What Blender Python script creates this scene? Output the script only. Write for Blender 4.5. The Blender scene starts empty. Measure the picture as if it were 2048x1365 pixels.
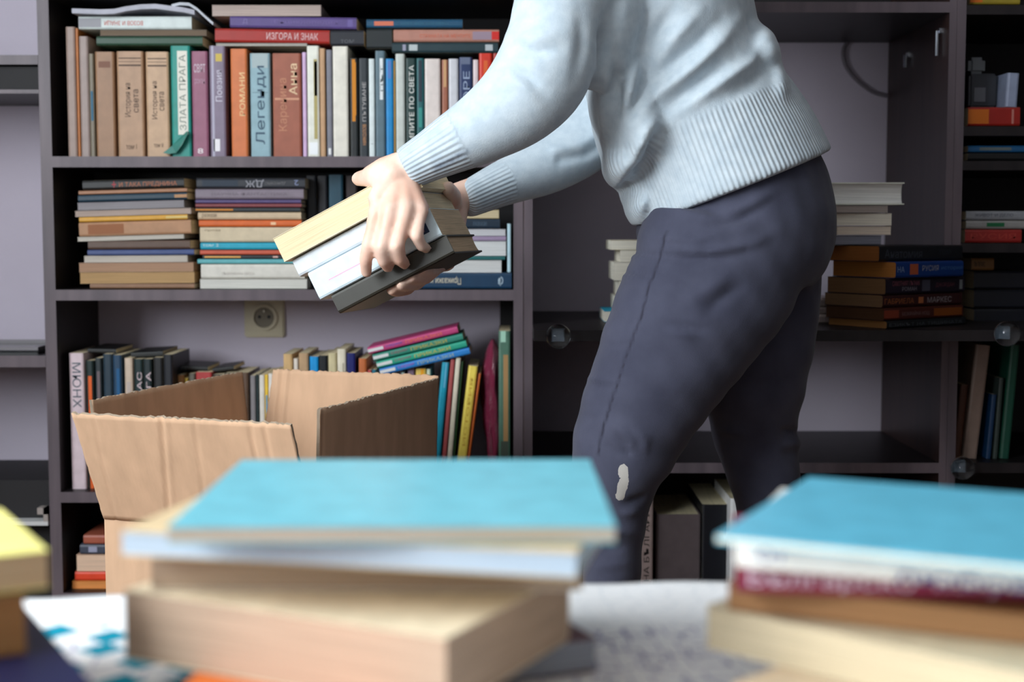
import bpy, bmesh, math, random
import numpy as np
from mathutils import Vector, Matrix, Euler
random.seed(4)
C = bpy.context.scene.collection
CAM_H, PITCH, FPX = 0.88, math.radians(4.5), 2844.4
CT, ST = math.cos(PITCH), math.sin(PITCH)

# ---------------------------------------------------------------- measuring helpers
def W(px, py, Y):
    """point of the room at distance Y that the photograph shows at (px, py)"""
    b = 682.5 - py
    d = (px - 1024, FPX * CT + b * ST, -FPX * ST + b * CT)
    t = Y / d[1]
    return Vector((d[0] * t, Y, CAM_H + d[2] * t))

def project(P):
    z = P[:, 2] - CAM_H
    fw = P[:, 1] * CT - z * ST
    up = P[:, 1] * ST + z * CT
    return np.stack([1024 + FPX * P[:, 0] / fw, 682.5 - FPX * up / fw], 1)

# ---------------------------------------------------------------- materials
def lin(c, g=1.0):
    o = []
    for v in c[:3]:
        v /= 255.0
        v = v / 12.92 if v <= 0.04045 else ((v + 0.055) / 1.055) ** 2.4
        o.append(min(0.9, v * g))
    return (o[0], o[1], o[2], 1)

MATS = {}
def new_mat(name, col, rough=0.6, spec=0.5, **kw):
    m = bpy.data.materials.new(name); m.use_nodes = True
    b = m.node_tree.nodes['Principled BSDF']
    b.inputs['Base Color'].default_value = col
    b.inputs['Roughness'].default_value = rough
    b.inputs['Specular IOR Level'].default_value = spec
    for k, v in kw.items(): b.inputs[k].default_value = v
    return m

def N(m, t, **kw):
    n = m.node_tree.nodes.new(t)
    for k, v in kw.items(): setattr(n, k, v)
    return n
def LK(m, a, b): m.node_tree.links.new(a, b)
def bsdf(m): return m.node_tree.nodes['Principled BSDF']

def noise_col(m, c1, c2, scale=8, detail=4, coord='Object', stretch=None, lo=.35, hi=.65):
    tc = N(m, 'ShaderNodeTexCoord'); src = tc.outputs[coord]
    if stretch:
        mp = N(m, 'ShaderNodeMapping'); mp.inputs['Scale'].default_value = stretch
        LK(m, src, mp.inputs['Vector']); src = mp.outputs[0]
    nz = N(m, 'ShaderNodeTexNoise'); nz.inputs['Scale'].default_value = scale; nz.inputs['Detail'].default_value = detail
    LK(m, src, nz.inputs['Vector'])
    cr = N(m, 'ShaderNodeValToRGB'); cr.color_ramp.elements[0].position = lo; cr.color_ramp.elements[1].position = hi
    cr.color_ramp.elements[0].color = c1; cr.color_ramp.elements[1].color = c2
    LK(m, nz.outputs['Fac'], cr.inputs['Fac']); LK(m, cr.outputs['Color'], bsdf(m).inputs['Base Color'])
    return nz, src

def bump(m, height, strength=.3, dist=.001):
    b = N(m, 'ShaderNodeBump'); b.inputs['Strength'].default_value = strength; b.inputs['Distance'].default_value = dist
    LK(m, height, b.inputs['Height']); LK(m, b.outputs[0], bsdf(m).inputs['Normal'])
    return b

def cover_mat(rgb, rough=0.45, g=1.0):
    key = ('c', tuple(rgb), rough, g)
    if key in MATS: return MATS[key]
    c = lin(rgb, g)
    m = new_mat('book_cover', c, rough, 0.45)
    d = tuple(v * .90 for v in c[:3]) + (1,); e = tuple(min(.92, v * 1.06) for v in c[:3]) + (1,)
    noise_col(m, d, e, 45, 5)
    MATS[key] = m
    return m

def paper_mat(rgb, g=1.0):
    key = ('p', tuple(rgb), g)
    if key in MATS: return MATS[key]
    c = lin(rgb, g); m = new_mat('paper_edges', c, 0.85, 0.2)
    d = tuple(v * .72 for v in c[:3]) + (1,)
    nz, src = noise_col(m, d, c, 1.0, 6, stretch=(900, 14, 9), lo=.3, hi=.6)
    bump(m, nz.outputs['Fac'], .35, .0006)
    MATS[key] = m
    return m

def ink_mat(rgb, g=1.0):
    key = ('i', tuple(rgb), g)
    if key not in MATS: MATS[key] = new_mat('printed_ink', lin(rgb, g), 0.55, 0.4)
    return MATS[key]

# ---------------------------------------------------------------- object helpers
def link_mesh(name, verts, faces, mat, parent=None, smooth=False, mw=None):
    me = bpy.data.meshes.new(name); me.from_pydata([tuple(v) for v in verts], [], faces); me.validate(); me.update()
    if mat: me.materials.append(mat)
    if smooth: me.polygons.foreach_set('use_smooth', [True] * len(me.polygons))
    o = bpy.data.objects.new(name, me); C.objects.link(o)
    if parent: o.parent = parent
    if mw is not None: o.matrix_world = mw
    return o

def tag(o, label=None, cat=None, group=None, kind=None):
    if label: o['label'] = label
    if cat: o['category'] = cat
    if group: o['group'] = group
    if kind: o['kind'] = kind
    return o

def empty(name, mw, label, cat, group=None):
    o = bpy.data.objects.new(name, None); o.empty_display_size = .05; C.objects.link(o); o.matrix_world = mw
    return tag(o, label, cat, group)

class MB:
    """collects boxes and prisms into one mesh"""
    def __init__(s): s.v = []; s.f = []
    def box(s, x0, x1, y0, y1, z0, z1, bev=0.0):
        if bev <= 0:
            i = len(s.v)
            s.v += [(x, y, z) for z in (z0, z1) for x, y in ((x0, y0), (x1, y0), (x1, y1), (x0, y1))]
            s.f += [(i, i+3, i+2, i+1), (i+4, i+5, i+6, i+7), (i, i+1, i+5, i+4), (i+1, i+2, i+6, i+5), (i+2, i+3, i+7, i+6), (i+3, i, i+4, i+7)]
            return s
        b = bmesh.new(); bmesh.ops.create_cube(b, size=1)
        for v in b.verts: v.co = Vector(((x0+x1)/2 + v.co.x*(x1-x0), (y0+y1)/2 + v.co.y*(y1-y0), (z0+z1)/2 + v.co.z*(z1-z0)))
        bmesh.ops.bevel(b, geom=b.edges[:], offset=bev, segments=2, affect='EDGES')
        return s.bm(b)
    def bm(s, b, mat=None):
        b.verts.index_update(); i = len(s.v)
        s.v += [tuple(mat @ v.co if mat else v.co) for v in b.verts]; s.f += [tuple(v.index + i for v in f.verts) for f in b.faces]; b.free()
        return s
    def prism(s, poly, z0, z1):
        i = len(s.v); n = len(poly)
        s.v += [(x, y, z0) for x, y in poly] + [(x, y, z1) for x, y in poly]
        s.f += [tuple(range(i+n-1, i-1, -1)), tuple(range(i+n, i+2*n))]
        s.f += [(i+k, i+(k+1) % n, i+n+(k+1) % n, i+n+k) for k in range(n)]
        return s
    def strip(s, outer, inner, z0, z1):
        i = len(s.v); n = len(outer)
        s.v += [(x, y, z0) for x, y in outer] + [(x, y, z1) for x, y in outer] + [(x, y, z0) for x, y in inner] + [(x, y, z1) for x, y in inner]
        o0, o1, n0, n1 = i, i+n, i+2*n, i+3*n
        for k in range(n-1):
            s.f += [(o0+k, o0+k+1, o1+k+1, o1+k), (n0+k+1, n0+k, n1+k, n1+k+1), (o1+k, o1+k+1, n1+k+1, n1+k), (o0+k+1, o0+k, n0+k, n0+k+1)]
        s.f += [(o0, o1, n1, n0), (o0+n-1, n0+n-1, n1+n-1, o1+n-1)]
        return s
    def tube(s, pts, r, seg=10):
        pts = [Vector(p) for p in pts]; i = len(s.v); n = len(pts)
        for k, p in enumerate(pts):
            t = (pts[min(k+1, n-1)] - pts[max(k-1, 0)]).normalized()
            a = t.cross(Vector((0, 0, 1)) if abs(t.z) < .9 else Vector((0, 1, 0))).normalized(); b = t.cross(a)
            rr = r[k] if isinstance(r, (list, tuple)) else r
            for j in range(seg):
                th = 2*math.pi*j/seg; s.v.append(tuple(p + a*rr*math.cos(th) + b*rr*math.sin(th)))
        for k in range(n-1):
            for j in range(seg):
                j2 = (j+1) % seg
                s.f.append((i+k*seg+j, i+k*seg+j2, i+(k+1)*seg+j2, i+(k+1)*seg+j))
        s.f += [tuple(i+j for j in range(seg-1, -1, -1)), tuple(i+(n-1)*seg+j for j in range(seg))]
        return s
    def build(s, name, mat, parent=None, smooth=False, mw=None): return link_mesh(name, s.v, s.f, mat, parent, smooth, mw)

def text_mesh(txt, bold=0.0):
    cu = bpy.data.curves.new('txt', 'FONT'); cu.body = txt; cu.size = 1; cu.resolution_u = 2; cu.offset = bold
    o = bpy.data.objects.new('txt', cu); C.objects.link(o)
    bpy.context.view_layer.update()
    me = bpy.data.meshes.new_from_object(o.evaluated_get(bpy.context.evaluated_depsgraph_get()))
    bpy.data.objects.remove(o); bpy.data.curves.remove(cu)
    V = np.array([v.co[:2] for v in me.vertices]); F = [tuple(p.vertices) for p in me.polygons]
    bpy.data.meshes.remove(me)
    return V, F

def add_text(parent, txt, a0, a1, h0, h1, col, g, orient='up', bold=.002, y=-.0004, name='title', xs=None):
    """text between heights a0..a1 along the spine and x h0..h1 across it"""
    V, F = text_mesh(txt, bold)
    lo = V.min(0); hi = V.max(0); V = (V - lo) / (hi - lo)
    if orient == 'up': P = [(h1 - v[1]*(h1-h0), y, a0 + v[0]*(a1-a0)) for v in V]
    elif orient == 'down': P = [(h0 + v[1]*(h1-h0), y, a1 - v[0]*(a1-a0)) for v in V]
    else: P = [(h0 + v[0]*(h1-h0), y, a0 + v[1]*(a1-a0)) for v in V]
    return link_mesh(name, P, F, ink_mat(col, g), parent)

# ---------------------------------------------------------------- books
GAIN = 1.0
def book(label, T, L, D, rgb, mw, group=None, pages=(225, 205, 170), hard=0, title=(), bands=(), cat='book', name='book', g=None, rough=.45, pg=None):
    """local frame: thickness along X, spine at y=0 facing -Y, height along Z from 0"""
    g = GAIN if g is None else g
    root = empty(name, mw, label, cat, group)
    c = .0022 if hard else .0006
    T = max(T, .003); c = min(c, T*.2); ov = .003 if hard else 0.0003
    r = min(T*.28, .004)
    out = [(-T/2, D), (-T/2, r), (-T/2 + .3*r, .3*r), (-T/2 + r, 0), (T/2 - r, 0), (T/2 - .3*r, .3*r), (T/2, r), (T/2, D)]
    inn = [(-T/2+c, D), (-T/2+c, max(r, c)), (-T/2+c+.2*r, c+.3*r), (-T/2+max(r, c), c), (T/2-max(r, c), c), (T/2-c-.2*r, c+.3*r), (T/2-c, max(r, c)), (T/2-c, D)]
    MB().strip(out, inn, 0, L).build('cover', cover_mat(rgb, rough, g), root)
    e = .0001
    fe = D - ov - .0006; k = min(.25*T, .006) if hard else 0
    poly = [(-T/2+c+e, c+e+.4*r), (-T/2+max(r, c)+e, c+e), (T/2-max(r, c)-e, c+e), (T/2-c-e, c+e+.4*r), (T/2-c-e, fe)]
    if hard: poly += [(T/4, fe-.75*k), (0, fe-k), (-T/4, fe-.75*k)]
    poly += [(-T/2+c+e, fe)]
    MB().prism(poly, ov, L-ov).build('page_block', paper_mat(pages, pg or g), root)
    for b in bands:
        a0, a1, col = b[:3]; x0, x1 = (b[3], b[4]) if len(b) > 3 else (-.5, .5)
        w = T/2 - r
        MB().box(max(-w, x0*T), min(w, x1*T), -.0002, .0001, a0*L, a1*L).build('spine_label' if a1-a0 < .6 else 'spine_panel', ink_mat(col, g), root)
    for t in title:
        txt, a0, a1, h0, h1, col = t[:6]; ori = t[6] if len(t) > 6 else 'up'
        add_text(root, txt, a0*L, a1*L, h0*T, h1*T, col, g, ori)
    return root

def frame(X, Y, Z, o):
    M = Matrix(((X[0], Y[0], Z[0], o[0]), (X[1], Y[1], Z[1], o[1]), (X[2], Y[2], Z[2], o[2]), (0, 0, 0, 1)))
    return M

def stand(label, x0, x1, ytop, zb, rgb, Y=2.62, D=.14, lean=0, xb=None, fore=False, H=None, **kw):
    """a book standing on a shelf whose top is zb; lean is the angle to the right of upright, in degrees"""
    ym = 200
    P0, P1 = W(x0, ytop, Y), W(x1, ytop, Y)
    T = (P1.x - P0.x) - .0003
    L = (P0.z - zb) if H is None else H
    cx = (P0.x + P1.x)/2
    if lean:
        a = math.radians(lean); T = T*math.cos(a); L = L/math.cos(a) - T*abs(math.sin(a))
        bx = cx - L*math.sin(a)
        M = Matrix.Translation((bx, Y, zb + T/2*abs(math.sin(a)) + .0004)) @ Matrix.Rotation(a, 4, 'Y')
    else: M = Matrix.Translation((cx, Y, zb + .0003))
    if fore: M = M @ Matrix.Translation((0, D, 0)) @ Matrix.Rotation(math.pi, 4, 'Z')
    return book(label, T, L, D, rgb, M, **kw)

def flat(label, x0, x1, y0, y1, rgb, Y=2.62, D=.14, way='A', tilt=0, yaw=0, **kw):
    """a book lying flat; its long front face fills x0..x1, y0..y1 at distance Y"""
    a, b = W(x0, (y0+y1)/2, Y), W(x1, (y0+y1)/2, Y)
    zt, zb = W((x0+x1)/2, y0, Y).z, W((x0+x1)/2, y1, Y).z
    L = b.x - a.x; T = zt - zb - .0003
    c = Vector(((a.x+b.x)/2, Y, (zt+zb)/2))
    if way == 'A': M = frame((0, 0, -1), (0, 1, 0), (1, 0, 0), (-L/2, 0, 0))
    elif way == 'B': M = frame((0, 0, 1), (0, 1, 0), (-1, 0, 0), (L/2, 0, 0))
    else: M = frame((0, 0, 1), (0, -1, 0), (1, 0, 0), (-L/2, D, 0))
    R = Matrix.Rotation(math.radians(yaw), 4, 'Z') @ Matrix.Rotation(math.radians(-tilt), 4, 'Y')
    return book(label, T, L, D, rgb, Matrix.Translation(c) @ R @ M, **kw)

def slab(label, corner, ang, L, D, z0, z1, rgb, face='fore', **kw):
    """a book lying on the table: near-left corner, direction ang of its near long edge; D runs 90 degrees left of that"""
    a = math.radians(ang)
    u = Vector((math.cos(a), math.sin(a), 0)); v = Vector((-math.sin(a), math.cos(a), 0))
    c = Vector((corner[0], corner[1], (z0+z1)/2)); T = z1 - z0 - .0004
    if face == 'fore': M = frame((0, 0, 1), -v, u, c + v*D)
    elif face == 'A': M = frame((0, 0, -1), v, u, c)
    else: M = frame((0, 0, 1), v, -u, c + u*L)
    return book(label, T, L, D, rgb, M, **kw)

# ================================================================ room
YW = 2.868
def wall_mat(name, rgb, g=1.0):
    m = new_mat(name, lin(rgb, g), .9, .2)
    c = lin(rgb, g); d = tuple(v*.9 for v in c[:3]) + (1,)
    nz, s = noise_col(m, d, c, 3, 6)
    n2 = N(m, 'ShaderNodeTexNoise'); n2.inputs['Scale'].default_value = 160; LK(m, s, n2.inputs['Vector'])
    bump(m, n2.outputs['Fac'], .15, .002)
    return m
M_WALL = wall_mat('lilac_grey_wall_paint', (206, 197, 212))
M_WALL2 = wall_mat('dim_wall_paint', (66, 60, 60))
M_CEIL = wall_mat('ceiling_paint', (225, 225, 225))
XL, XR, YF, ZC = -1.78, 2.4, -1.6, 2.55
def struct(mb, name, mat, parent=None):
    o = mb.build(name, mat, parent)
    if parent is None: o['kind'] = 'structure'
    return o
struct(MB().box(XL-.1, XR+.1, YW, YW+.1, 0, ZC), 'wall_back', M_WALL)
struct(MB().box(XL-.1, XR+.1, YF-.1, YF, 0, ZC), 'wall_front', wall_mat('pale_wall_paint', (190, 184, 182)))
struct(MB().box(XR, XR+.1, YF, YW, 0, ZC), 'wall_right', M_WALL2)
WY0, WY1, WZ0, WZ1 = -.75, 1.15, .85, 2.3
struct(MB().box(XL-.1, XL, YF, WY0, 0, ZC).box(XL-.1, XL, WY1, YW, 0, ZC).box(XL-.1, XL, WY0, WY1, 0, WZ0).box(XL-.1, XL, WY0, WY1, WZ1, ZC), 'wall_left', M_WALL2)
mf = new_mat('floor_wood', lin((110, 80, 60)), .45)
nz, s = noise_col(mf, lin((84, 58, 42)), lin((128, 94, 70)), 3, 8, stretch=(1, 14, 1))
bk = N(mf, 'ShaderNodeTexBrick'); bk.inputs['Scale'].default_value = 1; bk.inputs['Mortar Size'].default_value = .002; bk.inputs['Brick Width'].default_value = 1.2; bk.inputs['Row Height'].default_value = .09
LK(mf, s, bk.inputs['Vector']); bump(mf, bk.outputs['Fac'], -.4, .002)
struct(MB().box(XL-.1, XR+.1, YF-.1, YW+.1, -.1, 0), 'floor', mf)
struct(MB().box(XL-.1, XR+.1, YF-.1, YW+.1, ZC, ZC+.1), 'ceiling', M_CEIL)
struct(MB().box(XL, XR, YW-.014, YW, 0, .07), 'baseboard_back', new_mat('baseboard_paint', lin((150, 145, 145)), .6))
mw_ = new_mat('white_window_frame', lin((235, 235, 235)), .4)
w = MB()
for y in (WY0, (WY0+WY1)/2 - .03, WY1-.06): w.box(XL-.08, XL-.02, y, y+.06, WZ0, WZ1)
for z in (WZ0, WZ1-.06): w.box(XL-.08, XL-.02, WY0+.06, WY1-.06, z, z+.06)
win = struct(w, 'window_1', mw_)
gl = new_mat('window_glass', (1, 1, 1, 1), .02, .5, **{'Transmission Weight': 1.0})
struct(MB().box(XL-.055, XL-.05, WY0+.06, WY1-.06, WZ0+.06, WZ1-.06), 'pane', gl, win)
struct(MB().box(XL-.02, XL+.14, WY0-.05, WY1+.05, WZ0-.03, WZ0), 'sill', mw_, win)

# ---------------------------------------------------------------- dark laminate furniture
def wood_mat(name, a, b, rough=.42):
    m = new_mat(name, lin(a), rough, .3)
    nz, s = noise_col(m, lin(a), lin(b), 2.2, 9, stretch=(14, 14, 1.4), lo=.3, hi=.7)
    bump(m, nz.outputs['Fac'], .12, .001)
    return m
M_DARK = wood_mat('dark_wenge_laminate', (25, 22, 24), (39, 34, 36))
M_LIT_EDGE = wood_mat('lit_front_edge_laminate', (84, 76, 82), (112, 100, 106), .4)  # same laminate in a paler tone: light on the front edges put into the colour
M_REDW = wood_mat('brown_wenge_panel', (42, 28, 27), (64, 44, 40), .35)
M_BACKP = new_mat('dark_hardboard', lin((26, 24, 27)), .7)

YS = 2.6                                    # front of the bookcase in the middle
def X(px, py, Y): return W(px, py, Y).x
def Zp(py, Y, px=600): return W(px, py, Y).z
xa, xb_, xc, xd = X(90, 660, YS), X(113, 660, YS), X(1027, 640, YS), X(1046, 640, YS)
S0, S1, S2, S3, S4 = 1.315, Zp(313, YS), Zp(580, YS), Zp(985, YS), .205
def board(parent, x0, x1, y0, y1, z0, z1, name='shelf', mat=None, edge=True):
    o = MB().box(x0, x1, y0 + (.0012 if edge else 0), y1, z0, z1, .0004).build(name, mat or M_DARK, parent)
    if edge: MB().box(x0, x1, y0, y0+.0011, z0, z1).build('lit_edge_strip', M_LIT_EDGE, o)
    return o
def T4(x=0, y=0, z=0): return Matrix.Translation((x, y, z))
def case(name, label, cat, x0, x1, y0): 
    return empty(name, T4((x0+x1)/2, (y0+YW)/2, 0), label, cat)
def under(parent, o):
    mw = o.matrix_world.copy(); o.parent = parent; o.matrix_parent_inverse = parent.matrix_world.inverted(); return o

bc = case('bookcase', 'dark wood bookcase crammed with books left of the person, socket in its open back', 'bookcase', xa, xd, YS)
TS = .0195
for o in (board(None, xa, xb_, YS, YW-.002, 0, 2.1, 'side_panel'), board(None, xc, xd, YS, YW-.002, 0, 2.1, 'side_panel')): under(bc, o)
for z in (S0, S1, S2, S3, S4, 1.7, 2.1): under(bc, board(None, xb_, xc, YS, YW-.01, z-TS, z))
under(bc, board(None, xb_, xc, YW-.009, YW-.003, S2, 2.1, 'dark_back_sheet', M_BACKP, False))  # dark sheet added; the shade behind the books is put into it
under(bc, board(None, xb_, xc, YW-.009, YW-.003, .02, S3-.03, 'dark_back_sheet', M_BACKP, False))
under(bc, board(None, X(1000, 640, YW-.02), xc, YW-.02, YW-.003, S3, S2-TS, 'back_strip', M_BACKP, False))
under(bc, board(None, xb_, xc, YS+.03, YS+.046, .0, S4-TS, 'plinth', M_DARK, False))

# shelving to the left of it
ls = case('shelving_unit', 'open dark shelving at the left edge of the photo, bare wall behind it', 'shelving', xa-.8, xa, YS)
xl0, xl1 = xa - .82, xa - .0005
def zband(y0, y1, Y=YS, px=40): return Zp(y1, Y, px), Zp(y0, Y, px)
for y0, y1 in ((110, 129), (712, 735)):
    a, b = zband(y0, y1); under(ls, board(None, xl0, xl1, YS, YW-.002, a, b))
a, b = zband(179, 187); under(ls, board(None, xl0, xl1, YS, YW-.002, a, b, 'drawer_bottom'))
a, b = zband(132, 177); under(ls, board(None, xl0, xl1-.002, YS+.012, YS+.026, a, b, 'drawer_front', M_BACKP, False))
a, b = zband(967, 1042); under(ls, board(None, xl0, xl1-.002, YS+.03, YW-.002, a, b, 'drawer_box', M_BACKP, False))
under(ls, board(None, xl0-.02, xl0, YS, YW-.002, 0, 2.1, 'side_panel'))
a, b = zband(1043, 1051); under(ls, MB().box(xl0, xl1-.002, YS-.004, YS+.03, a, b).build('drawer_rail', new_mat('pale_plastic', lin((205, 205, 205)), .4)))
a, b = zband(1016, 1043); under(ls, MB().box(X(76, 1030, YS), X(97, 1030, YS), YS-.004, YS+.02, b-.012, b).box(X(88, 1030, YS), X(97, 1030, YS), YS-.004, YS+.02, a, b).build('drawer_bracket', new_mat('pale_metal', lin((160, 150, 145)), .4)))
a, b = zband(1052, 1180); under(ls, board(None, xl0, xl1-.002, YS+.05, YS+.07, .0, b-.004, 'base_panel', M_BACKP, False))
# a flat dark panel lying on the shelf there
z = zband(712, 735)[1]
fb = empty('glass_tray', T4(X(40, 700, YS+.1), YS+.12, z+.0005), 'thin black glossy tray lying on the left shelf', 'tray')
MB().box(-.13, .058, -.09, .09, 0, .007, .002).build('tray_plate', new_mat('black_gloss', lin((22, 24, 28)), .12), fb)
t = MB()
for s in (-1, 1): t.box(-.13, .058, s*.088-.003, s*.088+.003, .007, .013)
for s in (-.127, .055): t.box(s-.003, s+.003, -.085, .085, .007, .013)
t.build('tray_rim', new_mat('grey_rim', lin((120, 115, 120)), .4), fb)

# wide unit to the right
YR = 2.47; YP = 2.32; ZP = .715
rx0, rx1 = X(1048, 640, YR), X(1065, 640, YR)
rx2, rx3, rx4 = X(1893, 300, YR), X(1908, 300, YR), X(1926, 300, YR)
XE = rx4 + .62
ru = case('wall_unit', 'wide dark wall unit behind the person with a deep shelf at hip height', 'wall unit', rx0, rx3, YR)
under(ru, board(None, rx0, rx1, YR, YW-.002, 0, 2.1, 'side_panel', M_REDW))
under(ru, board(None, rx2, rx3-.0005, YR, YW-.002, ZP, 2.1, 'side_panel', M_REDW))
under(ru, board(None, rx2, rx3-.0005, YR, YW-.002, 0, ZP-.019, 'side_panel', M_REDW))
zt = Zp(25, YR)
under(ru, board(None, rx1, rx2, YR, YW-.002, zt, zt+.018))
under(ru, board(None, rx1, rx2, YR, YW-.002, .453, .471, 'shelf', M_DARK))
under(ru, board(None, rx1, rx2, YR, YW-.002, .07, .088, 'shelf', M_DARK))
under(ru, board(None, rx1, rx2, YR, YW-.002, 1.66, 1.678))
under(ru, board(None, rx1, rx2, YW-.012, YW-.003, .09, .45, 'dark_back_sheet', M_BACKP, False))  # dark sheet added to make the back of the bottom compartment dark
under(ru, board(None, rx1, rx2, YW-.012, YW-.003, 1.3, 2.1, 'dark_back_sheet', M_BACKP, False))
under(ru, board(None, rx1, XE, YP, YW-.002, ZP-.018, ZP, 'deep_shelf', M_DARK, False))
# metal shelf pins on the inner side of its right panel
for (px, y0, y1, Y) in ((1867, 62, 112, 2.52), (1803, 110, 135, 2.72)):
    p = W(px, y0, Y); q = W(px, y1, Y)
    o = MB().tube([(rx2-.006, Y, p.z), (rx2-.006, Y, q.z)], .0035).box(rx2-.004, rx2, Y-.006, Y+.006, p.z-.004, p.z+.004).build('shelf_pin', new_mat('steel', lin((190, 195, 205)), .25, .5, Metallic=1.0)); under(ru, o)

fu = case('bookcase', 'dark bookcase at the right edge of the photo, deep in shadow', 'bookcase', rx3, XE, YR)
under(fu, board(None, rx3, rx4, YR, YW-.002, ZP, 2.1, 'side_panel', M_DARK))
under(fu, board(None, rx3, rx4, YR, YW-.002, 0, ZP-.019, 'side_panel', M_DARK))
under(fu, board(None, XE-.02, XE, YR, YW-.002, ZP, 2.1, 'side_panel', M_DARK))
under(fu, board(None, XE-.02, XE, YR, YW-.002, 0, ZP-.019, 'side_panel', M_DARK))
FS = {}
for k, y in (('a', 10), ('b', 253), ('c', 322), ('d', 487)):
    z = W(1980, y, YR).z; FS[k] = z
    under(fu, board(None, rx4, XE-.02, YR, YW-.01, z-.016, z, edge=False))
under(fu, board(None, rx4, XE-.02, YR, YW-.01, .453, .471, edge=False))
under(fu, board(None, rx4, XE-.02, YW-.009, YW-.003, ZP, 2.1, 'dark_back_sheet', M_BACKP, False))
under(fu, board(None, rx4, XE-.02, YW-.009, YW-.003, .05, ZP-.02, 'dark_back_sheet', M_BACKP, False))

# clear corner guards, round
M_GLASS = new_mat('clear_plastic', (.93, .97, 1, 1), .06, .5, **{'Transmission Weight': 1.0, 'IOR': 1.35})
for px, py, Y, lb in ((1117, 673, YP-.012, 'round clear plastic corner guard on the shelf edge left of the person'), (2014, 668, YP-.012, 'round clear plastic corner guard on the shelf edge at the far right'), (1925, 937, YR-.012, 'lowest round clear plastic corner guard, by the leaning white book')):
    c = W(px, py, Y); t = empty('corner_guard', T4(*c), lb, 'corner guard', 'round clear corner guards')
    b = bmesh.new(); bmesh.ops.create_uvsphere(b, u_segments=28, v_segments=16, radius=.0205)
    for v in b.verts:
        if v.co.y > .008: v.co.y = .008
    MB().bm(b).build('clear_ball', M_GLASS, t, True)
    MB().box(-.006, .006, .0085, .012, -.006, .006).build('adhesive_pad', new_mat('clear_pad', lin((90, 100, 110)), .3), t)

# wall socket
sc = W(529, 635, YW-.006)
so = empty('wall_socket', T4(sc.x, YW, sc.z), 'cream wall socket with two round holes on the wall behind the books', 'socket')
ms = new_mat('cream_plastic', lin((196, 186, 160)), .35); md = new_mat('socket_hole', lin((12, 12, 12)), .6)
b = bmesh.new(); bmesh.ops.create_cube(b, size=1)
for v in b.verts: v.co = Vector((v.co.x*.081, v.co.y*.009 - .0045, v.co.z*.081))
bmesh.ops.bevel(b, geom=b.edges[:], offset=.003, segments=2, affect='EDGES'); MB().bm(b).build('plate', ms, so)
def ring(r0, r1, y0, y1, n=36):
    m = MB(); m.v += [(r*math.cos(2*math.pi*k/n), y, r*math.sin(2*math.pi*k/n)) for r, y in ((r0, y0), (r1, y0), (r1, y1), (r0, y1)) for k in range(n)]
    for q in range(4):
        for k in range(n): m.f.append((q*n+k, q*n+(k+1) % n, ((q+1) % 4)*n+(k+1) % n, ((q+1) % 4)*n+k))
    return m
ring(.0205, .027, -.0135, -.0088).build('collar', ms, so)
def disc(x, z, r, y, n=24):
    m = MB(); m.v += [(x + r*math.cos(2*math.pi*k/n), y, z + r*math.sin(2*math.pi*k/n)) for k in range(n)]; m.f.append(tuple(range(n-1, -1, -1))); return m
rc = MB(); d = disc(0, 0, .0205, -.0094, 32); rc.v = d.v; rc.f = d.f; rc.build('recess', new_mat('shaded_plastic', lin((120, 112, 96)), .5), so)
for s in (-1, 1): disc(s*.0095, .001, .0035, -.0098, 16).build('hole', md, so)
MB().tube([(0, -.0092, .0125), (0, -.014, .0125)], .0022, 10).build('earth_pin', new_mat('pin_metal', lin((170, 165, 150)), .3, .5, Metallic=1.0), so)

# cable on the wall at the right
cp = [W(1745, 40, YW-.006), W(1700, 80, YW-.006), W(1687, 100, YW-.006), W(1690, 128, YW-.006), W(1706, 152, YW-.006), W(1728, 172, YW-.006), W(1752, 186, YW-.006), W(1790, 194, YW-.006), W(1850, 205, YW-.006)]
cq = []
for k in range(len(cp)-1):
    a, b_, c_, d_ = cp[max(k-1, 0)], cp[k], cp[k+1], cp[min(k+2, len(cp)-1)]
    for q in range(6):
        t = q/6; cq.append(.5*((2*b_) + (c_-a)*t + (2*a-5*b_+4*c_-d_)*t*t + (3*b_-a-3*c_+d_)*t**3))
co = MB().tube(cq, .004, 8).build('wall_cable', new_mat('grey_cable', lin((120, 112, 122)), .5), None, True)
tag(co, 'dark cable curving down the pale wall at the right', 'cable')

# ================================================================ books of the middle bookcase, upper shelf
G1 = 'books standing on the upper shelf'; GH1 = 'books lying on top of the upper row'
GAIN = 1.0
U = dict(Y=2.618, zb=S1, group=G1)
dk = (70, 48, 34)
stand('slim beige-grey book, first on the left of the upper shelf', 130, 150, 54, rgb=(150, 128, 118), D=.15, **U)
stand('thin orange book beside the first beige one, upper shelf', 150.5, 156, 57, rgb=(176, 100, 30), D=.15, **U)
stand('pale greyish book third from the left, upper shelf', 156.5, 176, 73, rgb=(152, 134, 128), D=.14, **U)
stand('olive-grey book with a small blue label, upper shelf', 176.5, 187, 108, rgb=(118, 108, 90), D=.14, bands=[(.35, .64, (30, 95, 125))], **U)
stand('plain tan-brown book, leftmost of the three old tan volumes', 188.5, 228, 104, rgb=(150, 112, 82), D=.15, hard=1, bands=[(.85, .91, (120, 78, 58), -.3, .3)], **U)
stand('old tan volume with dark lines, middle of the three', 232, 286, 103, rgb=(172, 136, 106), D=.15, hard=1, bands=[(.90, .905, dk), (.93, .94, dk), (.86, .875, dk)], title=[('История на', .38, .70, -.22, .06, dk), ('света', .42, .64, .12, .30, dk), ('том I', .07, .12, -.2, .2, dk, 'h')], **U)
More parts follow.
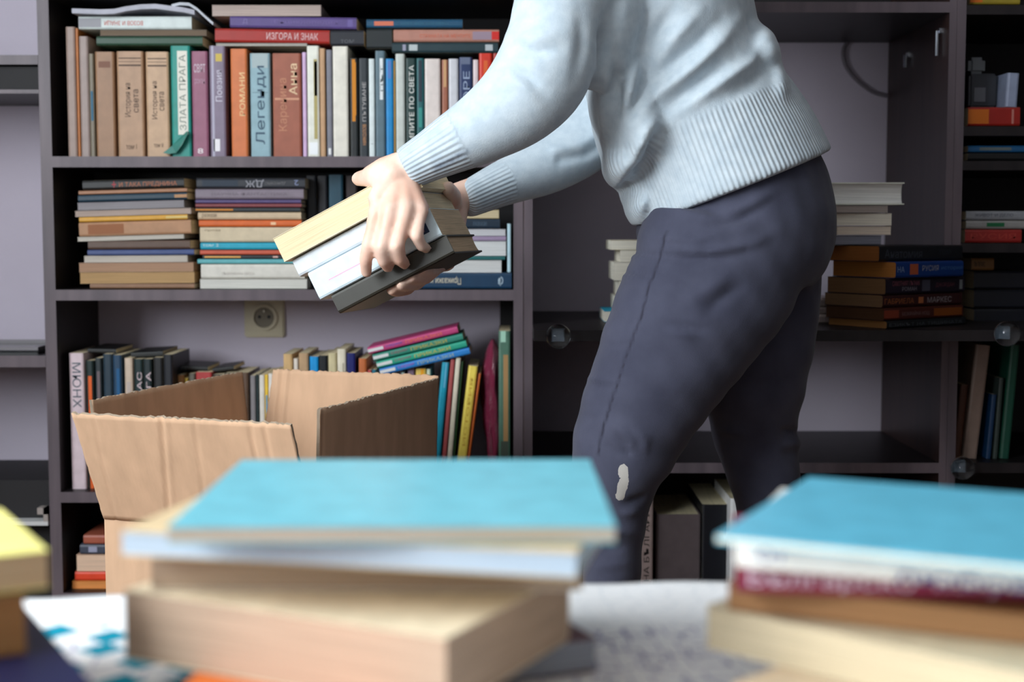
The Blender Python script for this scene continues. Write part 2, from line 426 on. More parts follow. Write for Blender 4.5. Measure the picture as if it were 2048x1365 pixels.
stand('old light tan volume with dark lines, rightmost of the three', 290, 337, 104, rgb=(190, 156, 124), D=.15, hard=1, bands=[(.90, .905, dk), (.93, .94, dk), (.86, .875, dk)], title=[('История на', .36, .72, -.25, .03, dk), ('света', .44, .62, .08, .28, dk), ('том II', .09, .13, -.2, .2, dk, 'h')], **U)
stand('teal green book with a white lettered strip, its jacket torn at the foot', 340, 380, 92, rgb=(22, 140, 128), D=.16, bands=[(.20, .955, (226, 222, 210), -.16, .34)], title=[('ЗЛАТА ПРАГА', .24, .92, -.08, .26, (120, 130, 120))], **U)
c = W(352, 305, 2.60)
tj = MB()
PT = [(374, 262), (368, 268), (344, 292), (326, 306), (338, 308), (352, 306), (364, 290), (376, 266)]
tj.v = [tuple(W(x, y, 2.6165 - .010*k/7 - .002)) for k, (x, y) in enumerate(PT)] + [tuple(W(x, y, 2.6165 - .010*k/7 - .0008)) for k, (x, y) in enumerate(PT)]
n = len(PT); tj.f = [tuple(range(n)), tuple(range(2*n-1, n-1, -1))] + [(k, n+k, n+(k+1) % n, (k+1) % n) for k in range(n)]
tag(tj.build('paper_scrap', cover_mat((10, 105, 92), .45, 1.15)), 'torn teal strip of book jacket curling over the shelf front', 'paper scrap')
stand('mauve book with pale letters at head and foot, upper shelf', 382, 415, 103, rgb=(146, 88, 112), D=.14, title=[('СВЯТ', .80, .88, -.35, .35, (205, 190, 200), 'h'), ('роман', .68, .74, -.3, .3, (190, 150, 170), 'h'), ('8', .03, .08, -.2, .15, (235, 225, 228), 'h')], **U)
stand('grey-lilac book with a white badge at the foot, upper shelf', 417.5, 450, 92, rgb=(126, 112, 132), D=.15, bands=[(0, 1, (176, 172, 190), -.5, -.22), (.86, .93, (200, 175, 80), -.1, .3), (.05, .16, (235, 232, 235), -.3, .1)], title=[('Поезия', .50, .78, -.12, .28, (205, 200, 215))], **U)
stand('orange-brown leather-look book with gilt letters, upper shelf', 460, 494, 98, rgb=(206, 114, 62), D=.15, hard=1, title=[('РОМАНИ', .38, .78, .02, .35, (240, 205, 150))], **U)
stand('pale blue book with dark handwritten title, upper shelf', 499, 540, 107, rgb=(140, 172, 182), D=.15, title=[('Легенди', .12, .88, -.25, .3, (58, 84, 104))], bands=[(.62, .625, (90, 110, 125)), (.86, 1, (165, 180, 182))], **U)
stand('broad red-brown book with cream brush lettering, upper shelf', 544, 602, 107, rgb=(156, 88, 66), D=.15, title=[('Анна', .60, .90, .08, .36, (235, 205, 165)), ('Каренина', .25, .76, -.30, .06, (190, 130, 100))], bands=[(.55, .57, (205, 150, 120))], **U)
stand('very thin pink book right of the red-brown one', 604, 612, 105, rgb=(208, 176, 212), D=.13, **U)
stand('white book with an olive picture on the spine, upper shelf', 613, 638, 92, rgb=(226, 226, 214), D=.15, bands=[(.02, .13, (240, 242, 244)), (.16, .88, (172, 158, 100), .05, .4), (.55, .86, (120, 104, 70), .1, .4)], **U)
stand('thin tan book right of the white picture spine', 639, 650, 97, rgb=(190, 150, 112), D=.14, **U)
stand('thin mid-grey book beside the broad cream one', 652, 663.5, 100, rgb=(122, 122, 132), D=.14, bands=[(.02, .08, (225, 225, 225), -.3, .3)], **U)
stand('broad blank cream book, brightest on the upper shelf', 664.5, 696, 93, rgb=(226, 221, 208), D=.15, **U)
stand('black book with an orange shape on the spine', 699, 716, 117, rgb=(22, 28, 30), D=.14, bands=[(.36, .99, (206, 128, 10), -.5, .15), (.42, .96, (206, 128, 10), .15, .35)], **U)
stand('black book with small grey and orange lettering', 717.5, 736, 117, rgb=(40, 48, 54), D=.14, title=[('ПЪТУВАНЕ', .36, .76, -.15, .25, (176, 172, 170)), ('НИКОЛОВ', .12, .33, -.15, .25, (200, 140, 90))], **U)
stand('white book between the black and the steel-blue ones', 737, 749, 118, rgb=(216, 226, 226), D=.14, bands=[(.13, .135, (120, 130, 130))], **U)
stand('steel-blue book with a white title box, upper shelf', 750, 770, 102, rgb=(88, 112, 124), D=.15, bands=[(.54, .93, (222, 228, 230), -.05, .4)], title=[('ПЪТ', .62, .86, .02, .32, (110, 125, 130))], **U)
stand('bright blue slim book, upper shelf', 771, 787, 118, rgb=(0, 132, 196), D=.14, bands=[(.8, .98, (80, 118, 186))], **U)
stand('thin mustard book beside the bright blue one', 787.5, 790, 122, rgb=(170, 130, 60), D=.13, **U)
stand('pale grey blank book left of the dark green lettered one', 790.5, 809.5, 108, rgb=(196, 202, 196), D=.14, **U)
stand('dark green book titled in white capitals up the spine', 811, 832, 117, rgb=(16, 52, 50), D=.15, title=[('ЛАМПИТЕ ПО СВЕТА', .02, .93, -.18, .3, (225, 226, 220))], **U)
stand('teal mottled book right of the dark green lettered one', 832.5, 848, 117, rgb=(24, 92, 96), D=.15, bands=[(.56, .98, (30, 46, 58)), (.3, .5, (46, 140, 132))], **U)
stand('cream-pink blank book partly behind the near sleeve', 849, 881, 118, rgb=(222, 210, 204), D=.14, **U)
stand('thin brown book right of the cream-pink one', 883.5, 896, 120, rgb=(160, 98, 74), D=.14, bands=[(.72, 1, (200, 155, 110))], **U)
stand('pale grey book left of the navy one, above the sleeve', 897, 917, 118, rgb=(206, 206, 212), D=.14, **U)
stand('navy book with white ornament, above the near sleeve', 918, 945, 115, rgb=(28, 48, 92), D=.15, bands=[(.93, 1, (95, 105, 130))], title=[('МОРЕ', .40, .86, -.2, .3, (150, 165, 190))], **U)
stand('pinkish white book between navy and red ones', 946, 957, 120, rgb=(224, 206, 208), D=.14, **U)
stand('bright red book near the right end of the upper shelf', 958, 984.5, 107, rgb=(206, 48, 28), D=.15, bands=[(.5, .93, (216, 96, 40), -.15, .15)], **U)
stand('dark red book, last seen at the right of the upper shelf', 986, 1012, 107, rgb=(164, 40, 26), D=.15, **U)

F1 = dict(Y=2.622, group=GH1)
flat('dark green book lying lowest at the left on the upper row', 193, 405, 72, 91.5, (26, 66, 46), D=.13, way='A', **F1)
flat('brownish paperback lying between the green and the white book', 200, 413, 59.5, 71.5, (104, 90, 76), D=.14, way='F', pages=(120, 104, 88), **F1)
flat('white book with red capitals, lying upside down at upper left', 157, 383, 32, 59, (206, 216, 214), D=.14, way='B', tilt=0, title=[('ВОЗОВ И ЗНАЦИ', .43, .77, -.2, .2, (196, 62, 48))], bands=[(.8, 1, (150, 150, 156))], **F1)
mg = empty('magazine', T4(*W(265, 25, 2.60)), 'limp grey-white magazine drooping over the top left pile', 'magazine')
def wavy(x0, x1, prof, Y0, D, th, mat, parent, name):
    m = MB(); n = len(prof); o = parent.matrix_world.translation
    for k, (px, py) in enumerate(prof):
        p = W(px, py, 2.62)
        for (yy, zz) in ((Y0, 0), (Y0, -th), (Y0+D, 0), (Y0+D, -th)): m.v.append((p.x-o.x, yy-o.y, p.z-o.z+zz))
    for k in range(n-1):
        a, b = 4*k, 4*k+4
        m.f += [(a, b, b+2, a+2), (a+1, a+3, b+3, b+1), (a, a+1, b+1, b), (a+2, b+2, b+3, a+3)]
    m.f += [(0, 2, 3, 1), (4*n-4, 4*n-3, 4*n-1, 4*n-2)]
    return m.build(name, mat, parent, False)
wavy(0, 0, [(148, 19), (175, 20), (205, 21), (232, 20), (255, 15), (285, 11), (315, 10), (345, 14), (370, 17), (392, 22)], 2.607, .15, .0085, cover_mat((160, 160, 172), .5, 1.1), mg, 'page_leaves')
wavy(0, 0, [(345, 10), (362, 6), (380, 7), (396, 17), (412, 32), (428, 46)], 2.612, .10, .005, cover_mat((176, 180, 188), .4, 1.1), mg, 'curled_cover')
flat('red book with white capitals lying across the upper row', 430, 659, 58, 86, (160, 28, 18), D=.15, way='A', tilt=-1, title=[('ИЗГОРА И ЗНАК', .45, .90, -.25, .25, (222, 190, 190))], **F1)
flat('white paperback under the red lettered book', 432, 614, 86.5, 92, (176, 172, 164), D=.14, way='F', pages=(176, 172, 164), **F1)
flat('purple book lying on top of the red lettered one', 460, 713, 33, 57, (84, 66, 126), D=.14, way='A', tilt=-.8, title=[('Енциклопедия', .35, .85, -.2, .15, (112, 94, 150)), ('Д', .1, .14, -.25, .2, (126, 112, 162))], bands=[(.93, .97, (104, 90, 150))], **F1)
flat('cream thin book topmost of the pile with purple and red', 424, 642, 10, 32, (196, 178, 168), D=.13, way='F', pages=(190, 172, 164), **F1)
flat('near-black book jammed right of the red lettered one', 661, 728, 60, 92, (18, 22, 34), D=.14, way='A', title=[('том', .3, .7, .1, .32, (90, 90, 96))], **F1)
flat('blue book with an orange square, topmost in the middle of the upper row', 733, 925, 38, 56, (8, 74, 106), D=.13, way='B', tilt=0, bands=[(.72, .92, (208, 112, 84))], title=[('Чудният нов свят', .15, .65, -.1, .12, (40, 110, 130))], **F1)
flat('black-teal book lying under the blue one with orange square', 733, 784, 57, 98, (10, 22, 26), D=.12, way='A', **F1)
flat('salmon book with a red end lying at the upper right', 787, 998, 58.5, 84, (178, 124, 108), D=.14, way='A', bands=[(.93, 1, (204, 36, 30)), (.75, .93, (150, 130, 145))], title=[('СТРАНАТА НА МЕЧТИТЕ', .25, .73, -.12, .18, (200, 96, 66))], **F1)
flat('dark teal book with pale patches, under the salmon one', 784, 996, 84.5, 106, (18, 48, 56), D=.14, way='A', bands=[(.10, .13, (150, 150, 170)), (.16, .24, (180, 190, 192)), (.88, .95, (176, 184, 188))], **F1)

# ================================================================ middle shelf: three lying stacks
GAIN = 1.05
GA, GB, GC = 'left stack on the middle shelf', 'centre stack on the middle shelf', 'right stack on the middle shelf'
A_ = dict(Y=2.63, group=GA, tilt=1.6)
flat('black book with orange letters, topmost of the left stack', 165, 368, 358.5, 378, (14, 16, 18), D=.14, way='A', title=[('И ТАКА ПРЕДНИНА', .36, .93, -.2, .35, (176, 104, 68)), ('+', .29, .33, -.35, .35, (170, 50, 60))], **A_)
flat('thin tan book second from the top of the left stack', 157, 374, 379, 387, (160, 114, 84), D=.13, way='A', **A_)
flat('dark petrol book with a tan end, left stack', 156, 374, 387.5, 402, (14, 50, 68), D=.14, way='A', bands=[(.885, 1, (176, 132, 92))], **A_)
flat('grey-white book with faint marks, left stack', 155, 368, 403, 418, (140, 136, 144), D=.14, way='F', pages=(146, 142, 146), **A_)
flat('cream-pink paperback just above the yellow one, left stack', 150, 382, 419, 431, (176, 158, 148), D=.15, way='F', pages=(176, 158, 148), **A_)
flat('yellow book in the left stack', 158, 375, 431.5, 442, (206, 152, 48), D=.14, way='A', bands=[(.8, 1, (206, 180, 112))], **A_)
flat('thick tan paperback in the middle of the left stack', 158, 382, 442.5, 471, (172, 130, 98), D=.15, way='A', rough=.6, bands=[(.08, .4, (140, 84, 44))], **A_)
flat('thin white book under the thick tan one, left stack', 155, 368, 471.5, 480.5, (192, 184, 172), D=.14, way='F', pages=(192, 186, 176), **A_)
A_['tilt'] = .4
flat('brown worn book above the blue one, left stack', 176, 380, 481, 499, (86, 64, 52), D=.14, way='A', **A_)
flat('blue book in the lower half of the left stack', 175, 388, 499.5, 511, (56, 72, 120), D=.14, way='A', **A_)
flat('white book under the blue one, left stack', 168, 375, 511.5, 525, (190, 182, 172), D=.14, way='F', pages=(190, 182, 172), **A_)
flat('crumpled tan paperback third from the bottom of the left stack', 158, 387, 525.5, 544, (176, 140, 116), D=.14, way='F', pages=(170, 136, 112), **A_)
flat('tan-yellow paperback second from the bottom of the left stack', 160, 389, 544.5, 567, (188, 154, 106), D=.14, way='F', pages=(180, 146, 104), **A_)
flat('brown book at the very bottom of the left stack', 180, 389, 567.5, 577.6, (134, 98, 72), D=.13, way='A', Y=2.63, group=GA)
B_ = dict(Y=2.63, group=GB)
flat('black book with pale serif letters, topmost of the centre stack', 393, 610, 356, 377.5, (28, 32, 42), D=.14, way='B', title=[('ДЖ', .38, .55, -.38, .38, (150, 150, 158)), ('ДЖОЙС', .18, .37, -.2, .15, (110, 108, 110)), ('2', .06, .1, -.2, .3, (130, 140, 175))], bands=[(.62, .95, (30, 44, 60))], **B_)
flat('lilac-grey book, second from the top of the centre stack', 391, 607, 378, 399, (124, 112, 124), D=.14, way='A', title=[('НАУЧНА ФАНТАСТИКА', .15, .85, -.15, .15, (106, 94, 106))], **B_)
flat('thin purple book under the lilac-grey one', 391, 602, 399.5, 407, (78, 64, 110), D=.13, way='A', **B_)
flat('thin wine-red book above the mustard and black one', 391, 603, 407.5, 415, (122, 54, 60), D=.13, way='A', **B_)
flat('thin book half mustard, half black, centre stack', 391, 600, 415.5, 424, (30, 38, 44), D=.13, way='A', bands=[(0, .36, (190, 120, 30))], **B_)
flat('cream book above the orange one, centre stack', 396, 602, 424.5, 440, (196, 172, 142), D=.14, way='A', title=[('разкази', .04, .18, -.3, .3, (110, 90, 66))], **B_)
flat('bright orange book in the centre stack', 398, 603, 440.5, 454, (206, 96, 34), D=.14, way='A', bands=[(.7, .75, (230, 190, 150), -.2, .3)], **B_)
flat('thick cream paperback under the orange one, left edge curled', 400, 604, 454.5, 485, (204, 188, 160), D=.15, way='A', rough=.7, title=[('проза', .05, .2, -.35, -.2, (120, 104, 80))], **B_)
flat('turquoise book in the centre stack', 401, 604, 485.5, 500, (26, 156, 182), D=.14, way='A', title=[('том 2', .02, .18, -.35, .05, (190, 215, 215))], **B_)
flat('brick-red thin book under the turquoise one', 400, 606, 500.5, 510, (192, 84, 58), D=.14, way='A', **B_)
flat('thin yellow and black book under the brick-red one', 405, 606, 510.5, 518, (32, 36, 40), D=.13, way='A', bands=[(.02, .38, (214, 160, 84)), (.7, .75, (210, 170, 160))], **B_)
flat('light teal thin book in the lower centre stack', 395, 606, 518.5, 528, (92, 168, 174), D=.14, way='A', **B_)
flat('thick white paperback second from the bottom, centre stack', 402, 609, 528.5, 558, (210, 206, 196), D=.14, way='A', title=[('СЪВРЕМЕННА ПРОЗА', .2, .52, .05, .25, (180, 174, 166))], **B_)
flat('white book at the very bottom of the centre stack', 400, 614, 558.5, 577.6, (212, 210, 202), D=.14, way='F', pages=(212, 210, 202), **B_)
# behind the held books
stand('black upright book behind the held books, left one', 612, 633, 352, zb=S2, rgb=(20, 24, 34), Y=2.68, D=.13, group='dark upright books at the back of the middle shelf')
stand('black upright book behind the held books, right one', 634, 655, 352, zb=S2, rgb=(24, 26, 34), Y=2.68, D=.13, group='dark upright books at the back of the middle shelf')
stand('petrol-blue upright book behind the held books', 657, 686, 350, zb=S2, rgb=(22, 66, 84), Y=2.67, D=.13, group='dark upright books at the back of the middle shelf')
stand('dark brown upright book behind the near hand', 690, 715, 352, zb=S2, rgb=(40, 26, 28), Y=2.68, D=.13, group='dark upright books at the back of the middle shelf')
C_ = dict(Y=2.63, group=GC)
flat('big navy book at the bottom right, title upside down', 742, 1023, 546, 578.5, (10, 52, 82), Y=2.612, D=.20, way='B', title=[('Приказки и легенди от цял свят', .36, .98, -.22, .28, (206, 198, 176)), ('Ф', .06, .10, -.3, .34, (170, 190, 205))], group=GC)
flat('white book resting directly on the big navy one', 856, 1003, 521, 545.5, (204, 206, 206), D=.15, way='F', pages=(206, 206, 204), **C_)
flat('thin dark teal book between two white ones, right stack', 858, 1010, 512.5, 520.5, (30, 96, 96), D=.15, way='A', **C_)
flat('thick white book in the middle of the right stack', 862, 1012, 483, 512, (210, 214, 216), D=.15, way='F', pages=(210, 212, 212), **C_)
flat('lilac book near the top of the right stack', 866, 1012, 472.5, 482.5, (150, 132, 160), D=.14, way='A', **C_)
flat('pale grey book above the lilac one, right stack', 866, 1011, 458.5, 472, (196, 196, 202), D=.14, way='F', pages=(196, 196, 200), **C_)
flat('navy-black book second from the top, right stack', 866, 1000, 437.5, 458, (16, 38, 56), D=.14, way='A', title=[('РАЗКАЗИ', .6, .8, -.2, .2, (80, 100, 120))], **C_)
flat('cream book topmost of the right stack beside the far cuff', 866, 998, 420, 437, (196, 176, 132), D=.14, way='F', pages=(200, 184, 150), **C_)
stand('slim pale blue upright book at the right end of the middle shelf', 1014.5, 1022, 448, zb=W(1015, 545, 2.62).z, rgb=(176, 206, 216), Y=2.63, D=.14)

# ================================================================ lower shelf row
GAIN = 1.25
GL = 'books standing on the lower shelf'
V = dict(zb=S3, group=GL)
stand('tall pink-white book with grey capitals, left end of the lower shelf', 137, 167, 707, rgb=(196, 178, 184), Y=2.63, D=.16, title=[('МЮНХ', .60, .93, -.28, .3, (74, 84, 94), 'down')], bands=[(0, 1, (170, 120, 130), -.5, -.36)], **V)
stand('black-green book with an orange lower spine, lower shelf', 171, 187, 722, rgb=(14, 34, 34), Y=2.635, D=.15, bands=[(0, .88, (200, 84, 24), -.42, .42)], **V)
stand('dark grey book with a lilac lower spine, lower shelf', 189, 203, 717, rgb=(30, 40, 44), Y=2.635, D=.15, bands=[(0, .9, (96, 84, 88), -.4, .3)], **V)
stand('broad petrol book, lower shelf left', 205, 224, 709, rgb=(22, 44, 58), Y=2.635, D=.15, **V)
stand('petrol book with a blue stripe, lower shelf left', 224.5, 243, 711, rgb=(18, 52, 78), Y=2.635, D=.15, bands=[(0, .9, (10, 76, 120), -.1, .35)], **V)
stand('cream slim book, lower shelf left', 248, 265, 717, rgb=(186, 168, 150), Y=2.635, D=.14, bands=[(.0, .82, (172, 158, 150))], **V)
wl = (196, 176, 180)
stand('black book with pale capitals, left of a matching pair', 267, 285, 719, rgb=(12, 36, 38), Y=2.64, D=.14, title=[('АТЛАС', .55, .9, -.15, .4, wl)], **V)
stand('black book with pale capitals, right of a matching pair', 285.5, 303, 719, rgb=(12, 30, 34), Y=2.64, D=.14, title=[('КНИГА', .55, .9, -.15, .4, wl)], **V)
stand('plain black book before the gap, lower shelf', 306, 325, 716, rgb=(16, 18, 22), Y=2.64, D=.14, **V)
stand('navy-black book above the carton flap, lower shelf', 326, 345, 710, rgb=(12, 16, 26), Y=2.64, D=.14, **V)
for x0, x1, yt, col, lb in ((353, 368, 751, (150, 106, 62), 'low tan book above the orange inner flap'), (369, 376, 757, (190, 160, 60), 'thin low yellow book above the orange inner flap'), (377, 390, 748, (90, 86, 76), 'low grey book above the orange inner flap'), (391, 424, 745, (160, 52, 52), 'low red book above the orange inner flap'), (425, 448, 750, (56, 48, 44), 'low dark brown book, left of a brown and black pair'), (449, 470, 747, (30, 34, 30), 'low black book by the raised flap corner'), (471, 497, 746, (84, 64, 50), 'low brown book behind the flap corner')):
    stand(lb, x0, x1, yt, rgb=col, Y=2.68, D=.12, **V)
for x0, x1, y0, y1, lb, tl in ((352, 416, 733, 741, 'thin black booklet lying slanted on low books, left one', -2), (425, 468, 735, 743, 'thin black booklet lying slanted on low books, right one', 7)):
    flat(lb, x0, x1, y0, y1, (18, 20, 20), Y=2.70, D=.11, way='A', tilt=tl, group='booklets lying on the low books')
flat('flat black folder lying on the left tall books', 175, 232, 698, 707, (10, 12, 14), Y=2.66, D=.12, way='A', tilt=-1)
flat('flat black binder lying on the matching black pair', 262, 326, 704, 715.5, (14, 18, 18), Y=2.66, D=.12, way='A', tilt=3)
for x0, x1, yt, col, bd, lb in ((500, 511, 752, (120, 116, 118), [], 'grey book in the gap between the two flaps'), (511.5, 517, 750, (24, 40, 42), [], 'thin black book in the gap between the two flaps'), (518, 529, 751, (206, 200, 190), [], 'cream-white book in the gap between the two flaps'), (529.5, 536, 750, (226, 180, 60), [(0, .82, (10, 130, 180))], 'thin blue and yellow book in the flap gap'), (536.5, 545, 748, (214, 208, 200), [(0, .84, (204, 110, 84))], 'thin white and coral book in the flap gap'), (545.5, 565, 748, (170, 140, 84), [], 'mustard-tan book left of the white flap')):
    stand(lb, x0, x1, yt, rgb=col, Y=2.64, D=.14, bands=bd, **V)
for x0, x1, yt, col, bd, lb in ((566, 585, 709, (190, 156, 108), [], 'tan book first behind the white back flap'), (587, 596, 718, (206, 196, 184), [], 'slim white book behind the back flap'), (597, 617, 707, (168, 138, 104), [], 'tan book left of the bright blue one'), (619, 637, 714, (12, 134, 196), [], 'bright blue book behind the back flap'), (638, 655, 712, (16, 22, 26), [], 'black book right of the bright blue one'), (656, 673, 707, (190, 178, 140), [], 'cream patterned book behind the back flap'), (674, 692, 699, (208, 200, 180), [(.05, .9, (150, 140, 120), .1, .3)], 'cream book, tallest behind the back flap'), (693, 711, 707, (16, 24, 92), [(.0, .84, (150, 40, 60), -.1, .4)], 'navy book with a red patch behind the back flap'), (717, 733, 718, (176, 96, 52), [], 'orange-brown book left of the tilted bright booklets'), (735, 743, 741, (170, 60, 62), [], 'low red book under the tilted booklets'), (744, 752, 740, (24, 96, 116), [], 'low teal book under the tilted booklets'), (802, 809, 745, (186, 206, 196), [], 'pale green-white low booklet'), (815, 829, 736, (126, 106, 126), [], 'low lilac book near the back flap corner'), (831, 852, 738, (236, 186, 90), [(0, 1, (232, 150, 20), 0, .4)], 'yellow-orange low book near the back flap corner'), (853.5, 861, 739, (190, 200, 176), [(0, .93, (30, 100, 90), -.3, .3)], 'green and white low book at the back flap corner')):
    stand(lb, x0, x1, yt, rgb=col, Y=2.64, D=.14, bands=bd, **V)
# slanted bright booklets
cc = W(838, 702, 2.63)
for k, (col, c1, c2, dx, lb) in enumerate((((176, 60, 112), (96, 84, 160), (206, 104, 66), -7, 'magenta booklet, topmost of the tilted bright stack'), ((44, 126, 108), (140, 90, 96), (176, 156, 60), 0, 'green booklet with yellow letters, second of the tilted stack'), ((36, 150, 124), (140, 92, 104), (186, 166, 70), 4, 'sea-green booklet, third of the tilted stack'), ((34, 116, 186), (150, 90, 176), (150, 166, 150), 7, 'blue booklet at the bottom of the tilted stack'))):
    a = math.radians(-13.5)
    L = .171; T = .0135
    off = (1.5 - k)*T
    R = Matrix.Translation((cc.x + dx*.0009, 2.625, cc.z)) @ Matrix.Rotation(a, 4, 'Y') @ Matrix.Translation((-L/2, 0, off)) @ frame((0, 0, -1), (0, 1, 0), (1, 0, 0), (0, 0, 0))
    book(lb, T-.0008, L, .12, col, R, group='bright booklets stacked at a slant', bands=[(0, .17, (200, 200, 200))], title=[('серия', .2, .38, -.25, .2, c1), ('ПРИКАЗКИ', .42, .82, -.25, .25, c2)])
GR = 'leaning books at the right of the lower shelf'
V2 = dict(zb=S3, group=GR, Y=2.632)
stand('turquoise book leaning right, first of the leaning ones', 884, 899, 725, rgb=(20, 140, 166), D=.15, lean=5.6, bands=[(.8, 1, (90, 160, 190), 0, .4)], **V2)
stand('brick-red book leaning beside the turquoise one', 901.5, 910, 719, rgb=(158, 74, 74), D=.15, lean=5.2, **V2)
stand('white book leaning beside the brick-red one', 912, 922, 716, rgb=(206, 198, 178), D=.15, lean=5.2, **V2)
stand('thin dark green book leaning against the yellow one', 923.5, 926.5, 724, rgb=(24, 58, 28), D=.14, lean=5.4, **V2)
stand('yellow lettered book leaning right', 937, 956, 732, rgb=(236, 196, 84), D=.15, lean=7, title=[('ИСТОРИЯ', .35, .9, -.15, .15, (190, 150, 50))], **V2)
stand('orange-brown book leaning right of the yellow one', 957.5, 962, 748, rgb=(182, 88, 34), D=.15, lean=7.6, **V2)
stand('tall green picture book at the right end of the lower shelf', 997, 1021, 663, rgb=(70, 104, 88), Y=2.64, D=.16, zb=S3, group=GL, bands=[(.93, 1, (150, 190, 170), -.5, .1), (.3, .85, (150, 116, 74), -.1, .3), (.1, .3, (60, 70, 60))])
# maroon wrapped thing
bm = bmesh.new()
prof = [(S3, .010), (.45, .013), (.50, .012), (.55, .016), (.60, .0155), (.64, .0165), (.665, .013), (.685, .004)]
rng = random.Random(3); ringn = 18; vs = []
zt_ = W(980, 684, 2.63).z
for k in range(26):
    f = k/25; z = S3 + .002 + (zt_-S3-.002)*f
    w0 = np.interp(f, [0, .15, .4, .7, .9, 1], [.011, .011, .0145, .018, .015, .003])
    row = []
    for j in range(ringn):
        th = 2*math.pi*j/ringn
        rx = w0*(1 + .16*math.sin(3*th + f*9) + .1*math.sin(5*th - f*23)); ry = .05*(.4+.6*min(1, (1-f)*4))*(1 - .30*math.exp(-((th-1.5*math.pi)/.32)**2)*math.sin(math.pi*min(1, f*1.1)))
        row.append(bm.verts.new((X(983, 800, 2.63) + .003*math.sin(f*7) + rx*math.cos(th), 2.69 + ry*math.sin(th)*(1+.08*math.sin(7*th+f*13)), z)))
    vs.append(row)
for k in range(25):
    for j in range(ringn): bm.faces.new((vs[k][j], vs[k][(j+1) % ringn], vs[k+1][(j+1) % ringn], vs[k+1][j]))
bm.faces.new(vs[0][::-1]); bm.faces.new(vs[-1])
mm = new_mat('maroon_plastic_wrap', lin((120, 34, 62), 1.5), .22, .6); tcn = N(mm, 'ShaderNodeTexNoise'); tcn.inputs['Scale'].default_value = 60; bump(mm, tcn.outputs['Fac'], .8, .006)
o = MB().bm(bm).build('wrapped_album', mm, None, True)
tag(o, 'glossy maroon plastic-wrapped album squeezed upright at the right of the lower shelf', 'album')

# ================================================================ bottom shelf, left part seen beside the carton
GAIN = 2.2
GD = 'books lying on the bottom shelf'
D_ = dict(group=GD, Y=2.63)
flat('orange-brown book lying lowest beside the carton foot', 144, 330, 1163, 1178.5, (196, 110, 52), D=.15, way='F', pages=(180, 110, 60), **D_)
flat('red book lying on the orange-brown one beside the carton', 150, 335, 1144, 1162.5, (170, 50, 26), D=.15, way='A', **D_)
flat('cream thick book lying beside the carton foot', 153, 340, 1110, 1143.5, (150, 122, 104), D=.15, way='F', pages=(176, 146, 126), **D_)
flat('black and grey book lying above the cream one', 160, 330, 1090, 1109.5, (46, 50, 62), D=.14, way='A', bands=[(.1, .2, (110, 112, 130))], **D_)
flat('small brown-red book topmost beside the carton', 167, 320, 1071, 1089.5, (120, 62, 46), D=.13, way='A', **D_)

# ================================================================ right side
GAIN = .95
GS = 'dark stack on the deep shelf'
def corner_stack(items, px, yaw, y0c, grp):
    z = ZP
    for (T, L, D, rgb, pg, lb, kw) in items:
        dx = kw.pop('dx', 0)
        c = W(px + dx, 640, y0c); a = math.radians(yaw)
        u = Vector((math.cos(a), math.sin(a), 0)); v = Vector((-math.sin(a), math.cos(a), 0))
        M = frame((0, 0, -1), v, u, Vector((c.x, y0c, z + T/2)))
        book(lb, T-.0005, L, D, rgb, M, group=grp, pages=pg, **kw)
        z += T
    return z
wt = (150, 130, 130)
zst = corner_stack([
 (.0135, .20, .13, (16, 20, 24), (170, 120, 70), 'black book with grey letters at the bottom of the shadowy stack', dict(dx=6, title=[('ЕЗИКЪТ НА ТИШИНАТА', .03, .95, -.2, .25, (80, 84, 88))])),
 (.0215, .20, .13, (70, 26, 18), (90, 60, 40), 'orange-ended brown book second from the bottom of the shadowy stack', dict(dx=0, bands=[(.0, .18, (130, 54, 34)), (.62, .98, (130, 66, 16))], title=[('БЕЗКРАЙНА НОЩ', .22, .56, -.2, .22, (120, 96, 98))])),
 (.0215, .20, .13, (52, 18, 18), (130, 100, 72), 'dark red book with orange and white capitals, shadowy stack', dict(dx=-3, title=[('ГАБРИЕЛА', .02, .38, -.2, .22, (150, 88, 50)), ('МАРКЕС', .55, .86, -.22, .24, (150, 140, 144))], bands=[(.44, .5, (170, 100, 60), -.25, .25)])),
 (.0275, .20, .13, (26, 18, 34), (130, 96, 64), 'purple-black book with two-line title, shadowy stack', dict(dx=2, title=[('САМОТНИЯТ ПЪТНИК', .08, .42, -.32, -.02, (140, 80, 92)), ('РОМАН', .2, .38, .05, .3, (130, 124, 134)), ('ДЖОРДАН', .62, .86, -.15, .15, (110, 60, 70))], bands=[(.45, .55, (70, 70, 84), -.35, .35), (.93, .97, (120, 124, 128), -.3, .3)])),
 (.0275, .17, .14, (8, 52, 118), (190, 124, 60), 'blue book with a round orange emblem, shadowy stack', dict(dx=22, title=[('НА', .02, .12, -.2, .15, (130, 150, 180)), ('РУСИЯ', .38, .62, -.25, .1, (150, 150, 160)), ('история', .66, .98, -.15, .1, (70, 110, 160))], bands=[(.2, .32, (170, 84, 50), -.4, .3)])),
 (.0265, .21, .14, (18, 22, 28), (150, 92, 44), 'black book with grey script, topmost of the shadowy stack', dict(dx=-12, title=[('Анатомия', .06, .5, -.25, .3, (62, 66, 76)), ('том', .7, .85, -.2, .1, (46, 50, 58))]))], 1768, 34, 2.345, GS)
GW = 'white books stacked behind the hip'
GAIN = 1.6
zz = zst
